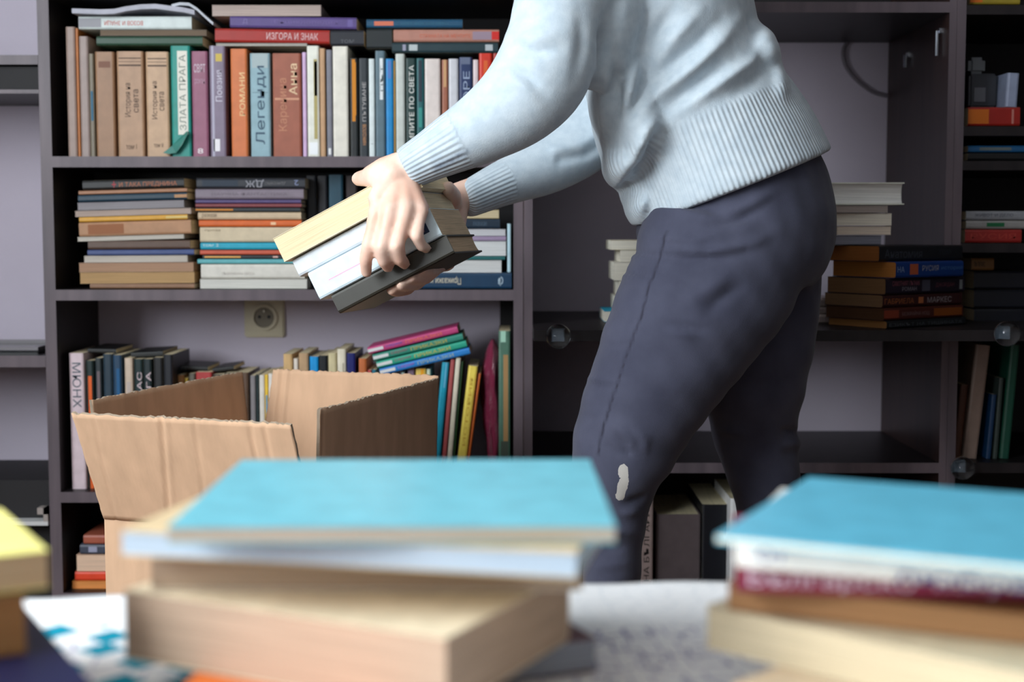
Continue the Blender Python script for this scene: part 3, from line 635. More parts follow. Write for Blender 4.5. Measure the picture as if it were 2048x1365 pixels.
for (x0, x1, T, rgb, pg, lb, tilt, yaw) in ((1672, 1764, .016, (26, 30, 40), (110, 110, 120), 'small black book under the white ones behind the hip', 0, 0), (1676, 1783, .0155, (150, 140, 130), (190, 176, 160), 'pinkish white book lowest of the white pile behind the hip', 0, -4), (1640, 1784, .021, (180, 172, 160), (196, 190, 176), 'cream-white book in the middle of the white pile', 0, -3), (1642, 1776, .013, (120, 112, 110), (140, 130, 124), 'thin greyish book under the largest white one', 0, 2), (1640, 1808, .038, (186, 188, 176), (204, 206, 194), 'largest thick white book, topmost behind the hip', 0, -2)):
    a, b = W(x0, 420, 2.40), W(x1, 420, 2.40); L = b.x-a.x
    M = Matrix.Translation((b.x, 2.40, zz + T/2 + .0005)) @ Matrix.Rotation(math.radians(yaw), 4, 'Z') @ frame((0, 0, 1), (0, -1, 0), (1, 0, 0), (-L, .13, 0))
    book(lb, T-.0006, L, .13, rgb, M, group=GW, pages=pg, hard=1 if T > .03 else 0)
    zz += T + .0004
# small white pile seen between the legs and the stack
z = ZP
for k, (x0, x1, T, lb) in enumerate(((1606, 1686, .016, 'white paperback on the deep shelf beside the far thigh, lowest of three'), (1611, 1676, .013, 'white paperback on the deep shelf beside the far thigh, middle of three'), (1616, 1684, .016, 'white paperback on the deep shelf beside the far thigh, top of three'))):
    a, b = W(x0-40, 630, 2.52), W(x1, 630, 2.52)
    M = Matrix.Translation((b.x, 2.50, z + T/2 + .0003)) @ Matrix.Rotation(math.radians(12), 4, 'Z') @ frame((0, 0, -1), (0, 1, 0), (1, 0, 0), (-.13, 0, 0))
    book(lb, T-.0006, .13, .13, (150, 136, 132), M, group='white paperbacks beside the far thigh', bands=[(.86, .92, (40, 60, 60), -.2, .2)], title=[('стихове', .3, .75, -.2, .2, (120, 104, 104))])
    z += T
# books seen left of the hip
GAIN = 1.05
z = ZP
GHP = 'pale books piled on the deep shelf left of the hip'
for (x0, T, rgb, lb) in ((1209, .020, (0, 170, 210), 'turquoise-edged white book lying lowest left of the hip'), (1232, .026, (196, 190, 176), 'cream book hidden low in the pile left of the hip'), (1238, .028, (200, 196, 184), 'cream-white book hidden in the pile left of the hip'), (1228, .0325, (232, 228, 218), 'bright thick white book jutting out left of the hip'), (1240, .0215, (228, 222, 206), 'narrow white book second from the top, left of the hip'), (1222, .0175, (238, 226, 200), 'cream book on top of the pile left of the hip')):
    a = W(x0, 560, 2.52)
    M = Matrix.Translation((a.x, 2.52, z + T/2 + .0003)) @ frame((0, 0, 1), (0, -1, 0), (1, 0, 0), (0, .14, 0))
    book(lb, T-.0006, .17, .14, rgb, M, group=GHP, pages=(236, 230, 214))
    z += T
# lower right compartments
GAIN = 1.3
BZ = .088
M = None
GQ = 'tall volumes in the bottom compartment'
stand('tall beige atlas with black serif letters between the legs', 1266, 1307, 985, zb=BZ, rgb=(150, 132, 128), Y=2.52, D=.24, title=[('АТЛАС НА БЪЛГАРИЯ', .25, .94, .05, .32, (24, 22, 22)), ('АКАДЕМИЯ НА НАУКИТЕ', .3, .74, -.36, -.2, (60, 54, 54))], group=GQ)
stand('broad grey-brown slipcase right of the atlas', 1312, 1402, 1030, zb=BZ, rgb=(84, 74, 76), Y=2.54, D=.22, hard=1, group=GQ)
stand('black binder beside the slipcase', 1404, 1456, 1010, zb=BZ, rgb=(12, 14, 22), Y=2.54, D=.22, group=GQ)
stand('white book peeking out above the right blue book', 1461, 1520, 998, zb=BZ, rgb=(226, 228, 232), Y=2.50, D=.2, group=GQ)
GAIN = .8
GT = 'books leaning in the lower right bookcase'
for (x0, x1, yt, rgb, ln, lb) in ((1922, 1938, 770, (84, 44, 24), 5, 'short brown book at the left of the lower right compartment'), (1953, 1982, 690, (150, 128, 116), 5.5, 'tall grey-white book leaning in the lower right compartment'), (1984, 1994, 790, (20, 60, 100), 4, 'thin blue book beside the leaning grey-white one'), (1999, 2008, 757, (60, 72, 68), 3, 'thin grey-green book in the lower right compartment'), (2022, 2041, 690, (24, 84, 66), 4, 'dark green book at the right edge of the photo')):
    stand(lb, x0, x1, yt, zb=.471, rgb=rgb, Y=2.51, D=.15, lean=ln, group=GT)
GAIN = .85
GZ = 'books lying in the dark upper right bookcase'
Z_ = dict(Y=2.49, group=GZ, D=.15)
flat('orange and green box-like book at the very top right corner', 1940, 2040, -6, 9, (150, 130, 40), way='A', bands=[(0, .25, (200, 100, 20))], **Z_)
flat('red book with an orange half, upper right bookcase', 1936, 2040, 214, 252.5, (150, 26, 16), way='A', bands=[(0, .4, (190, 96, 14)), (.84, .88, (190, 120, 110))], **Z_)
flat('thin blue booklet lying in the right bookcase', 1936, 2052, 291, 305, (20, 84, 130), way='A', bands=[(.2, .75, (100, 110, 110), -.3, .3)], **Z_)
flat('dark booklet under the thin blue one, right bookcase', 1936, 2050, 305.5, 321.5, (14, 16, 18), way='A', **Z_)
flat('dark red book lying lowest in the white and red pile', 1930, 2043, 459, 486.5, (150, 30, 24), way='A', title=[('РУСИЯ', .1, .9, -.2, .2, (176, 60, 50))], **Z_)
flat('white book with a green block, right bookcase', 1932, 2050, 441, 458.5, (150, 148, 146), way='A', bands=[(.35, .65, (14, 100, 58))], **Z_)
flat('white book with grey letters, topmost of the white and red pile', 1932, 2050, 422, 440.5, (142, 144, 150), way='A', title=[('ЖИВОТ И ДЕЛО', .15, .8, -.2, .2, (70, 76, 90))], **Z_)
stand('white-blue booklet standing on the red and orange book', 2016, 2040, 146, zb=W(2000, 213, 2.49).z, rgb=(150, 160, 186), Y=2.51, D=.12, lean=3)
bx = W(1960, 150, 2.55)
cb = empty('camera_box', T4(X(1962, 150, 2.55), 2.60, W(1962, 213, 2.52).z + .0005), 'dark grey boxed gadget with a pale knob on the red and orange book', 'gadget')
MB().box(-.02, .03, -.05, .05, 0, .06, .004).build('body', new_mat('dark_plastic', lin((46, 50, 58)), .4), cb)
MB().box(-.018, .012, -.04, .04, .0605, .09, .006).build('knob', new_mat('grey_plastic', lin((110, 116, 122)), .4), cb)
MB().box(-.012, .008, -.0525, -.0505, .01, .035).build('display', new_mat('grey_label', lin((100, 104, 112)), .4), cb)
GX = 'dark volumes under the tan book in the right bookcase'
for y0, y1, lb in ((618, 654, 'navy volume lying lowest in the far right pile'), (580, 617, 'navy volume in the middle of the far right pile'), (542, 579, 'navy volume directly under the tan book')):
    flat(lb, 1948, 2060, y0, y1, (16, 20, 34), Y=2.56, D=.15, way='A', group=GX)
flat('tan book with a faint dark title at the right edge', 1925+18, 1988, 516, 541, (150, 104, 52), Y=2.56, D=.13, way='A', title=[('пътепис', .1, .6, -.2, .2, (60, 40, 20))])

# ================================================================ the carton
cb_ = (176, 140, 112)
def card_mat(name, rgb):
    m = new_mat(name, lin(rgb), .85, .15)
    nz, s = noise_col(m, lin(tuple(v*.93 for v in rgb)), lin(rgb), 30, 5, stretch=(1, 1, .25))
    wv = N(m, 'ShaderNodeTexWave'); wv.inputs['Scale'].default_value = 55; wv.bands_direction = 'X'; LK(m, s, wv.inputs['Vector'])
    bump(m, wv.outputs['Fac'], .04, .001)
    return m
M_CARD = card_mat('carton_kraft', (214, 176, 144)); M_CARDE = new_mat('carton_cut_edge', lin((232, 208, 180)), .9)
ne = N(M_CARDE, 'ShaderNodeTexNoise'); ne.inputs['Scale'].default_value = 300; bump(M_CARDE, ne.outputs['Fac'], 1, .003)
NL = Vector((-.575, 1.98, 0)); ZF = .4735; BWd, BDp, BA = .332, .42, math.radians(-19)
uu = Vector((math.cos(BA), math.sin(BA), 0)); vv = Vector((-math.sin(BA), math.cos(BA), 0))
Mbox = frame(uu, vv, (0, 0, 1), NL)
carton = empty('cardboard_box', Mbox, 'open kraft cardboard box with all four flaps up on the floor', 'box')
TH = .0045
def sheet(name, p0, p1, h, lean, parent=carton, z0=ZF, creases=(), notch=0, curl=0, seedv=1):
    """flap hinged along p0-p1 (box frame), h tall, leaning outward by lean radians; outward is to the right of p0->p1"""
    p0, p1 = Vector((*p0, 0)), Vector((*p1, 0)); L = (p1-p0).length; d = (p1-p0).normalized(); n = Vector((d.y, -d.x, 0))
    nx, nz_ = 90, 22; rg = random.Random(seedv); m = MB()
    ed = [rg.uniform(-.0009, .0009) for _ in range(nx+1)]
    for side in (0, 1):
        for j in range(nz_+1):
            for i in range(nx+1):
                s = i/nx*L; t = j/nz_*h
                ss = s
                if notch: ss = s*(1 - notch*(.35 + .65*t/h)/L)
                off = 0
                for (c0, c1, wd, am) in creases:
                    cx = c0 + (c1-c0)*t/h; off -= am*math.exp(-((s-cx)/wd)**2)
                if curl: off += curl*math.exp(-(s/.035)**2)*(t/h)**1.5*math.sin(1.0)
                tt = t + (ed[i]*1.6 if j == nz_ else 0)
                xx = off + (TH if side == 0 else 0) - TH/2
                out = xx
                p = p0 + d*(ss + (rg.uniform(-.0007, .0007) if i in (0, nx) else 0)) + n*(math.sin(lean)*tt + math.cos(lean)*out) + Vector((0, 0, z0 + math.cos(lean)*tt - math.sin(lean)*out))
                m.v.append(tuple(p))
    K = (nx+1)*(nz_+1)
    for j in range(nz_):
        for i in range(nx):
            a = j*(nx+1)+i; m.f.append((a, a+1, a+nx+2, a+nx+1)); b = a+K; m.f.append((b, b+nx+1, b+nx+2, b+1))
    nf = len(m.f)
    for i in range(nx):
        a = nz_*(nx+1)+i; m.f.append((a, a+1, a+1+K, a+K)); m.f.append((i+1, i, i+K, i+1+K))
    for j in range(nz_):
        for i in (0, nx):
            a = j*(nx+1)+i; q = (a, a+nx+1, a+nx+1+K, a+K); m.f.append(q if i == 0 else q[::-1])
    o = m.build(name, M_CARD, parent); o.data.materials.append(M_CARDE)
    for k, p in enumerate(o.data.polygons):
        if k >= nf: p.material_index = 1
        else: p.use_smooth = True
    return o
w_, d_ = BWd, BDp
sheet('flap', (0, 0), (w_, 0), .171, .40, creases=((.107, .140, .0024, .0034), (.115, .148, .0018, -.0018), (.168, .19, .0025, .0016), (.262, .272, .0020, .0030), (.283, .293, .0020, .0026), (.02, .034, .002, .0014)), seedv=2)
sheet('flap', (0, d_), (0, 0), .168, .11, seedv=3)
sheet('flap', (w_, d_), (0, d_), .172, .10, creases=((w_-.022, w_-.012, .003, .004), (w_-.040, w_-.030, .003, .0035)), notch=.034, seedv=4)
sheet('flap', (w_, 0), (w_, d_), .168, .03, creases=((.012, .010, .003, .003),), seedv=5)
b = MB()
b.box(0, w_, 0, TH, .001, ZF).box(0, w_, d_-TH, d_, .001, ZF).box(0, TH, TH, d_-TH, .001, ZF).box(w_-TH, w_, TH, d_-TH, .001, ZF).box(TH, w_-TH, TH, d_-TH, .001, .006)
b.build('box_body', M_CARD, carton)

# ================================================================ table and cloth
tb = empty('table', T4(0, .35, 0), 'table in the foreground hidden under a patterned cloth', 'table')
ang = math.atan2(1.088-1.035, .154+.372)
tx = Matrix.Rotation(ang, 4, 'Z')
ZT = .6085
mt = wood_mat('table_wood', (120, 84, 58), (150, 110, 80))
Mt = Matrix.Translation((0, 1.0565, 0)) @ tx
tb.matrix_world = Mt
MB().box(-.75, .75, -.85, -.006, ZT-.03, ZT-.0015, .003).build('tabletop', mt, tb)
for x in (-.7, .7):
    for y in (-.8, -.06): MB().box(x-.025, x+.025, y-.025, y+.025, .001, ZT-.031, .003).build('leg', mt, tb)
mc = new_mat('patterned_cloth', (.8, .8, .8, 1), .8, .2)
tc = N(mc, 'ShaderNodeTexCoord')
def vor(sc, feat, metric='EUCLIDEAN', rnd=.35):
    v = N(mc, 'ShaderNodeTexVoronoi', feature=feat, voronoi_dimensions='2D'); v.inputs['Scale'].default_value = sc; v.inputs['Randomness'].default_value = rnd
    v.distance = metric if feat != 'DISTANCE_TO_EDGE' else v.distance
    LK(mc, tc.outputs['Object'], v.inputs['Vector']); return v
def mth(op, a, b=None, c=None):
    m = N(mc, 'ShaderNodeMath', operation=op)
    for k, s in enumerate((a, b, c)):
        if s is None: continue
        if isinstance(s, (int, float)): m.inputs[k].default_value = s
        else: LK(mc, s, m.inputs[k])
    return m.outputs[0]
def mixc(f, a, b):
    m = N(mc, 'ShaderNodeMix', data_type='RGBA'); LK(mc, f, m.inputs['Factor'])
    for k, s in (('A', a), ('B', b)):
        i = [q for q in m.inputs if q.name == k and q.type == 'RGBA'][0]
        if isinstance(s, tuple): i.default_value = s
        else: LK(mc, s, i)
    return [q for q in m.outputs if q.type == 'RGBA'][0]
sep = N(mc, 'ShaderNodeSeparateXYZ'); LK(mc, tc.outputs['Object'], sep.inputs[0])
ox, oy = sep.outputs[0], sep.outputs[1]
nzc = N(mc, 'ShaderNodeTexNoise'); nzc.inputs['Scale'].default_value = 34; nzc.inputs['Detail'].default_value = 3; LK(mc, tc.outputs['Object'], nzc.inputs['Vector'])
white = lin((246, 248, 252))
v1 = vor(60, 'DISTANCE_TO_EDGE', rnd=.75)
line = mth('LESS_THAN', v1.outputs['Distance'], .055)
scr = mth('GREATER_THAN', nzc.outputs['Fac'], .54)
# purple line work in the near right, fading into white towards the far hem
farm = mth('GREATER_THAN', mth('MULTIPLY', oy, -1.0), .12)
purple = lin((100, 94, 146)); teal = lin((0, 140, 166)); paleb = lin((176, 190, 204))
c1 = mixc(mth('MULTIPLY', line, mth('MULTIPLY', farm, scr)), white, purple)
thin = mth('MULTIPLY', mth('LESS_THAN', v1.outputs['Distance'], .03), mth('LESS_THAN', farm, .5))
c1 = mixc(mth('MULTIPLY', thin, .45), c1, paleb)
v2 = vor(30, 'F1', 'CHEBYCHEV', .2)
ringm = mth('MULTIPLY', mth('GREATER_THAN', v2.outputs['Distance'], .30), mth('LESS_THAN', v2.outputs['Distance'], .34))
c1 = mixc(mth('MULTIPLY', ringm, farm), c1, mixc(farm, purple, lin((170,166,196))))
# teal tiles in the left part
v3 = vor(27, 'F1', 'MANHATTAN', .6)
tile = mth('LESS_THAN', v3.outputs['Distance'], .44)
left = mth('MULTIPLY', mth('LESS_THAN', mth('ADD', ox, mth('MULTIPLY', oy, .0)), -.12), mth('LESS_THAN', mth('ADD', oy, mth('MULTIPLY', ox, .25)), -.150))
v4 = vor(30, 'F1', 'EUCLIDEAN', .15)
c1 = mixc(mth('MULTIPLY', left, tile), c1, teal)
LK(mc, c1, bsdf(mc).inputs['Base Color'])
n4 = N(mc, 'ShaderNodeTexNoise'); n4.inputs['Scale'].default_value = 25; LK(mc, tc.outputs['Object'], n4.inputs['Vector']); bump(mc, n4.outputs['Fac'], .25, .006)
m = MB(); nx, ny = 120, 70
x0, x1, y0, y1 = -.79, .79, -.89, .0
rg = random.Random(8)
for j in range(ny+1):
    for i in range(nx+1):
        x = x0 + (x1-x0)*i/nx; y = y0 + (y1-y0)*j/ny
        z = ZT + .0012 + .0010*math.sin(x*31 + y*17)*math.sin(y*23-x*9)**2 + (.002*math.exp(-((y+.006)/.012)**2)*(.5+.5*math.sin(x*60)))
        m.v.append((x, y, z))
for j in range(ny):
    for i in range(nx): a = j*(nx+1)+i; m.f.append((a, a+1, a+nx+2, a+nx+1))
# hanging sides
def hang(idx, dx, dy):
    base = [m.v[k] for k in idx]; prev = list(idx)
    for s in range(1, 7):
        cur = []
        for q, (x, y, z) in enumerate(base):
            wv = .010*math.sin(q*.55)*s/6
            m.v.append((x + dx*(.006+wv), y + dy*(.006+wv), z - .006*min(s, 1) - .035*s + .003)); cur.append(len(m.v)-1)
        for q in range(len(base)-1): m.f.append((prev[q], cur[q], cur[q+1], prev[q+1]))
        prev = cur
hang([ny*(nx+1)+i for i in range(nx+1)][::-1], 0, 1); hang([i for i in range(nx+1)], 0, -1)
hang([j*(nx+1) for j in range(ny+1)][::-1], -1, 0); hang([j*(nx+1)+nx for j in range(ny+1)], 1, 0)
cl = m.build('tablecloth', mc, None, True, Mt); tag(cl, 'white tablecloth with purple and teal pattern on the foreground table', 'tablecloth')
sm = cl.modifiers.new('thickness', 'SOLIDIFY'); sm.thickness = .001; sm.offset = 1

# ---------------------------------------------------------------- books on the table
GAIN = 1.0
GFL = 'books piled on the table in front of the box'
z0 = ZT + .0035
tanp = (214, 190, 160)
slab('book with orange and yellow cover lying lowest at the front left', (-.190, .60), -4, .125, .185, z0, .6325, (222, 112, 40), pages=(225, 205, 180), group=GFL)
slab('dark red book sticking out under the right of the pile', (-.020, .815), 24, .078, .135, z0, .6325, (92, 14, 16), pages=(150, 155, 165), group=GFL)
slab('thick tan-paged paperback lying askew in the lower pile', (-.2234, .803), -27, .213, .150, .633, .6735, (226, 210, 180), pages=(184, 160, 138), group=GFL)
slab('tan-paged book squarely above the askew paperback', (-.207, .800), -.5, .247, .13, .674, .6985, (226, 216, 200), pages=(176, 154, 132), group=GFL)
slab('pale blue-white picture book just under the blue one', (-.217, .778), -12, .256, .115, .699, .7135, (214, 190, 150), pages=(178, 194, 208), group=GFL)
slab('sky blue book on top of the foreground pile by the box', (-.182, .740), .5, .237, .222, .714, .7235, (112, 192, 208), pages=(190, 176, 158), group=GFL, rough=.32)
GLL = 'books piled at the left edge of the table'
slab('dark navy book lying lowest at the left edge', (-.303, .612), 30, .13, .205, z0, .631, (14, 22, 60), face='A', pages=(150, 130, 110), group=GLL)
slab('second navy book with brown pages at the left edge', (-.318, .625), 30, .13, .20, .6315, .652, (18, 24, 64), pages=(110, 92, 80), group=GLL)
slab('thick brown-paged book under the yellow one', (-.415, .666), 28, .175, .14, .6525, .6845, (120, 84, 50), pages=(160, 116, 72), group=GLL)
slab('yellow book on top at the left edge of the table', (-.408, .672), 30, .18, .14, .685, .706, (244, 232, 140), pages=(204, 178, 140), group=GLL)
GRR = 'books piled on the table at the right'
slab('lowest thick pinkish-tan paperback of the right pile', (.118, .745), -47, .21, .16, z0, .638, (214, 190, 160), pages=(176, 146, 122), group=GRR)
slab('thick cream-paged paperback second from the bottom at right', (.112, .805), -43, .22, .16, .6385, .664, (214, 200, 170), pages=(200, 184, 154), group=GRR)
slab('brown-paged book under the maroon one at right', (.122, .792), -25, .21, .14, .6645, .6805, (140, 96, 58), pages=(160, 118, 80), group=GRR)
slab('maroon book with white letters in the right pile', (.1225, .764), -8, .21, .14, .681, .6975, (128, 26, 60), face='A', pages=(170, 120, 76), title=[('Българско', .03, .45, -.34, .34, (215, 190, 205)), ('изкуство', .5, .85, -.34, .34, (190, 150, 170))], group=GRR)
slab('white book with blurred purple letters in the right pile', (.1195, .750), -20, .23, .15, .698, .7165, (232, 228, 220), face='A', pages=(226, 216, 196), title=[('От', .05, .12, -.2, .2, (110, 116, 160)), ('любов към', .36, .86, .05, .5, (60, 60, 120))], group=GRR)
slab('sky blue book on top of the right pile', (.106, .730), -26, .24, .195, .717, .7215, (98, 182, 208), pages=(236, 228, 208), group=GRR, rough=.3)

# ================================================================ the person
YAX = Vector((0, 1, 0))
def loft(m, secs, seg=28):
    """secs: (centre, half width in the picture plane, half width in depth[, tangent]); elliptical closed tube"""
    i = len(m.v); n = len(secs); cs = [Vector(s[0]) for s in secs]
    for k, s in enumerate(secs):
        t = (cs[min(k+1, n-1)] - cs[max(k-1, 0)]).normalized() if len(s) < 4 or s[3] is None else Vector(s[3]).normalized()
        b = YAX - t*YAX.dot(t)
        b = b.normalized() if b.length > .05 else Vector((0, 0, 1)); a = b.cross(t).normalized()
        for j in range(seg):
            th = 2*math.pi*j/seg
            m.v.append(tuple(cs[k] + a*s[1]*math.cos(th) + b*s[2]*math.sin(th)))
    for k in range(n-1):
        for j in range(seg):
            j2 = (j+1) % seg; m.f.append((i+k*seg+j, i+k*seg+j2, i+(k+1)*seg+j2, i+(k+1)*seg+j))
    m.f.append(tuple(i+j for j in range(seg-1, -1, -1))); m.f.append(tuple(i+(n-1)*seg+j for j in range(seg)))

def resamp(secs, k=4):
    """smooth (Catmull-Rom) the list of sections"""
    A = np.array([list(s[0]) + [s[1], s[2]] for s in secs]); n = len(A); out = []
    for i in range(n-1):
        p0, p1, p2, p3 = A[max(i-1, 0)], A[i], A[i+1], A[min(i+2, n-1)]
        for q in range(k):
            t = q/k
            out.append(.5*((2*p1) + (-p0+p2)*t + (2*p0-5*p1+4*p2-p3)*t*t + (-p0+3*p1-3*p2+p3)*t**3))
    out.append(A[-1])
    return [(Vector(a[:3]), a[3], a[4]) for a in out]

def ball(m, c, r, seg=20):
    b = bmesh.new(); bmesh.ops.create_uvsphere(b, u_segments=seg, v_segments=seg//2+2, radius=1)
    r = (r, r, r) if isinstance(r, (int, float)) else r
    for v in b.verts: v.co = Vector((c[0] + v.co.x*r[0], c[1] + v.co.y*r[1], c[2] + v.co.z*r[2]))
    m.bm(b)

def caps(m, pts, seg=12):
    """chain of points (P, r) as overlapping round tube"""
    P = [Vector(p[0]) for p in pts]; R = [p[1] for p in pts]
    out = []; out_r = []
    for k in range(len(P)-1):
        for q in range(4):
            t = q/4; out.append(P[k].lerp(P[k+1], t)); out_r.append(R[k]*(1-t)+R[k+1]*t)
    out.append(P[-1]); out_r.append(R[-1])
    m.tube(out, out_r, seg)
    ball(m, P[0], R[0], 12); ball(m, P[-1], R[-1], 12)
    for k in range(1, len(P)-1): ball(m, P[k], R[k]*1.0, 12)

def remesh(m, voxel, smooth, name):
    me = bpy.data.meshes.new('tmp'); me.from_pydata([tuple(v) for v in m.v], [], m.f); me.update()
    o = bpy.data.objects.new('tmp', me); C.objects.link(o)
    md = o.modifiers.new('r', 'REMESH'); md.mode = 'VOXEL'; md.voxel_size = voxel
    bpy.context.view_layer.update()
    r = bpy.data.meshes.new_from_object(o.evaluated_get(bpy.context.evaluated_depsgraph_get()))
    bpy.data.objects.remove(o); bpy.data.meshes.remove(me); r.name = name
    P = np.empty(len(r.vertices)*3); r.vertices.foreach_get('co', P); P = P.reshape(-1, 3)
    E = np.empty(len(r.edges)*2, dtype=np.int64); r.edges.foreach_get('vertices', E); E = E.reshape(-1, 2)
    return r, lap(P, E, smooth), E

def lap(P, E, it, w=None):
    deg = np.bincount(E.ravel(), minlength=len(P)).astype(float)[:, None]
    for k in range(it):
        S = np.zeros_like(P)
        for c in range(3): S[:, c] = np.bincount(E[:, 0], P[E[:, 1], c], len(P)) + np.bincount(E[:, 1], P[E[:, 0], c], len(P))
        f = .6 if w is None else .6*w[:, None]
        P = P + f*(S/np.maximum(deg, 1) - P)
    return P

def setco(me, P):
    me.vertices.foreach_set('co', P.ravel()); me.update()
def normals(me):
    n = np.empty(len(me.vertices)*3); me.vertices.foreach_get('normal', n); return n.reshape(-1, 3)

def segdist(Q, line):
    """distance of every picture point Q to a polyline, and the fraction along it"""
    best = np.full(len(Q), 1e9); fr = np.zeros(len(Q)); L = [np.array(p, float) for p in line]; tot = sum(np.linalg.norm(L[i+1]-L[i]) for i in range(len(L)-1)); acc = 0
    for i in range(len(L)-1):
        d = L[i+1]-L[i]; l = np.linalg.norm(d); t = np.clip(((Q-L[i])@d)/(l*l), 0, 1); dd = np.linalg.norm(Q-(L[i]+t[:, None]*d), axis=1)
        s = dd < best; best[s] = dd[s]; fr[s] = (acc+t[s]*l)/tot; acc += l
    return best, fr

def attr(me, name, vals):
    a = me.attributes.new(name, 'FLOAT', 'POINT'); a.data.foreach_set('value', vals.astype(np.float32))

def finish(me, name, mat, parent):
    me.materials.clear(); me.materials.append(mat)
    me.polygons.foreach_set('material_index', [0]*len(me.polygons))
    me.polygons.foreach_set('use_smooth', [True]*len(me.polygons))
    o = bpy.data.objects.new(name, me); C.objects.link(o); o.parent = parent; return o

# ---------------------------------------------------------------- sections (shared by body and clothes)
def S(px, py, Y, r, ry=None): return (W(px, py, Y), r, r if ry is None else ry)
TORSO = [S(1461, 378, 2.15, .153, .182), S(1432, 318, 2.15, .150, .176), S(1384, 236, 2.15, .144, .17), S(1358, 160, 2.15, .136, .17), S(1338, 90, 2.15, .130, .175), S(1326, 10, 2.15, .122, .185), S(1300, -80, 2.15, .115, .195), S(1262, -150, 2.15, .10, .185), S(1232, -195, 2.15, .06, .09)]
ARM_N = [S(1270, -120, 2.03, .060, .06), S(1190, -80, 1.985, .070, .07), S(1127, 0, 1.95, .064, .062), S(1107, 80, 1.935, .0635, .060), S(1082, 150, 1.93, .066, .060), S(1034, 207, 1.932, .060, .056), S(970, 252, 1.937, .050, .05), S(905, 288, 1.94, .041, .042), S(850, 318, 1.943, .0335, .034), S(812, 339, 1.945, .0300, .030)]
ARM_F = [S(1230, -90, 2.27, .062, .06), S(1195, 0, 2.325, .062, .06), S(1210, 110, 2.34, .060, .058), S(1215, 200, 2.33, .058, .056), S(1180, 272, 2.30, .054, .052), S(1100, 328, 2.255, .046, .046), S(1010, 365, 2.205, .036, .036), S(925, 404, 2.155, .0275, .029)]
PELVIS = [S(1420, 280, 2.15, .125, .15), S(1452, 352, 2.15, .138, .165), S(1468, 420, 2.15, .148, .172), S(1470, 490, 2.15, .146, .172), S(1465, 560, 2.15, .122, .150)]
LEG_N = [S(1458, 470, 2.075, .128, .105), S(1425, 560, 2.065, .1225, .103), S(1382, 630, 2.06, .114, .098), S(1340, 705, 2.055, .104, .092), S(1297, 785, 2.052, .091, .085), S(1262, 860, 2.05, .082, .078), S(1238, 930, 2.045, .0715, .072), S(1231, 985, 2.045, .057, .062), S(1227, 1045, 2.047, .0475, .056), S(1225, 1110, 2.05, .0435, .053), S(1223, 1180, 2.055, .042, .051), S(1222, 1300, 2.065, .043, .05), S(1222, 1430, 2.075, .038, .042), S(1222, 1560, 2.08, .036, .038)]
LEG_F = [S(1492, 470, 2.21, .122, .10), S(1505, 560, 2.212, .108, .096), S(1512, 650, 2.212, .096, .088), S(1507, 750, 2.22, .085, .082), S(1508, 850, 2.25, .0695, .074), S(1522, 920, 2.25, .062, .066), S(1535, 1000, 2.25, .053, .06), S(1547, 1100, 2.255, .049, .056), S(1560, 1220, 2.26, .049, .054), S(1572, 1350, 2.265, .040, .043), S(1580, 1480, 2.27, .036, .038)]
def shrink(secs, d, a=0, b=None): return [(s[0], max(s[1]-d, .02), max(s[2]-d, .02)) for s in secs[a:b]]

skin = new_mat('skin', lin((240, 204, 184)), .5, .4, **{'Subsurface Weight': .12, 'Subsurface Scale': .01})
skin.node_tree.nodes['Principled BSDF'].inputs['Subsurface Radius'].default_value = (1, .35, .2)
nz, s = noise_col(skin, lin((232, 186, 164)), lin((244, 212, 194)), 22, 3)

# ---------------------------------------------------------------- body with head and hands
m = MB()
loft(m, resamp(shrink(TORSO, .014)), 24); loft(m, resamp(shrink(PELVIS, .012)), 24)
wN = W(806, 343, 1.945); wF = W(908, 398, 2.150)
loft(m, resamp(shrink(ARM_N, .012)[:-3] + [S(905, 288, 1.94, .032), S(850, 318, 1.943, .0265), (wN, .0245, .021)]), 20)
loft(m, resamp(shrink(ARM_F, .012)[:-2] + [S(1010, 365, 2.205, .027), (wF, .0225, .021)]), 20)
loft(m, resamp(shrink(LEG_N, .009)), 22); loft(m, resamp(shrink(LEG_F, .009)), 22)
# neck and head (above the picture, looking down at the hands)
nk = W(1232, -195, 2.15); hd = W(1135, -345, 2.15)
m.tube([nk + Vector((.02, 0, -.05)), nk, nk.lerp(hd, .5), hd], [.062, .054, .050, .05], 18)
fw = Vector((-.83, 0, -.56)); upv = Vector((-.56, 0, .83)); fw.normalize(); upv.normalize(); sd = fw.cross(upv)
def hp(a, b, c=0): return hd + fw*a + upv*b + sd*c
b = bmesh.new(); bmesh.ops.create_icosphere(b, subdivisions=4, radius=1)
for v in b.verts:
    x, y, z = v.co; q = Vector((x*.097, y*.077, z*.112))
    if z < 0: q.x += .012*(-z) if x > 0 else .02*(-z); q.y *= 1 - .25*(-z)
    v.co = hp(q.x, q.z, q.y)
m.bm(b)
caps(m, [(hp(.088, .012), .009), (hp(.104, -.022), .0115)]); ball(m, hp(.098, -.026, .009), .008, 10); ball(m, hp(.098, -.026, -.009), .008, 10)
ball(m, hp(.088, -.092), (.022, .024, .018), 14)
caps(m, [(hp(.090, -.054, -.018), .006), (hp(.098, -.052, 0), .0075), (hp(.090, -.054, .018), .006)]); caps(m, [(hp(.088, -.064, -.014), .006), (hp(.095, -.064, 0), .008), (hp(.088, -.064, .014), .006)])
for sgn in (-1, 1):
    caps(m, [(hp(.086, .034, sgn*.018), .008), (hp(.078, .038, sgn*.044), .008)])
    caps(m, [(hp(-.005, .022, sgn*.078), .007), (hp(-.018, .012, sgn*.084), .007), (hp(-.014, -.010, sgn*.082), .007), (hp(0, -.026, sgn*.076), .006)])
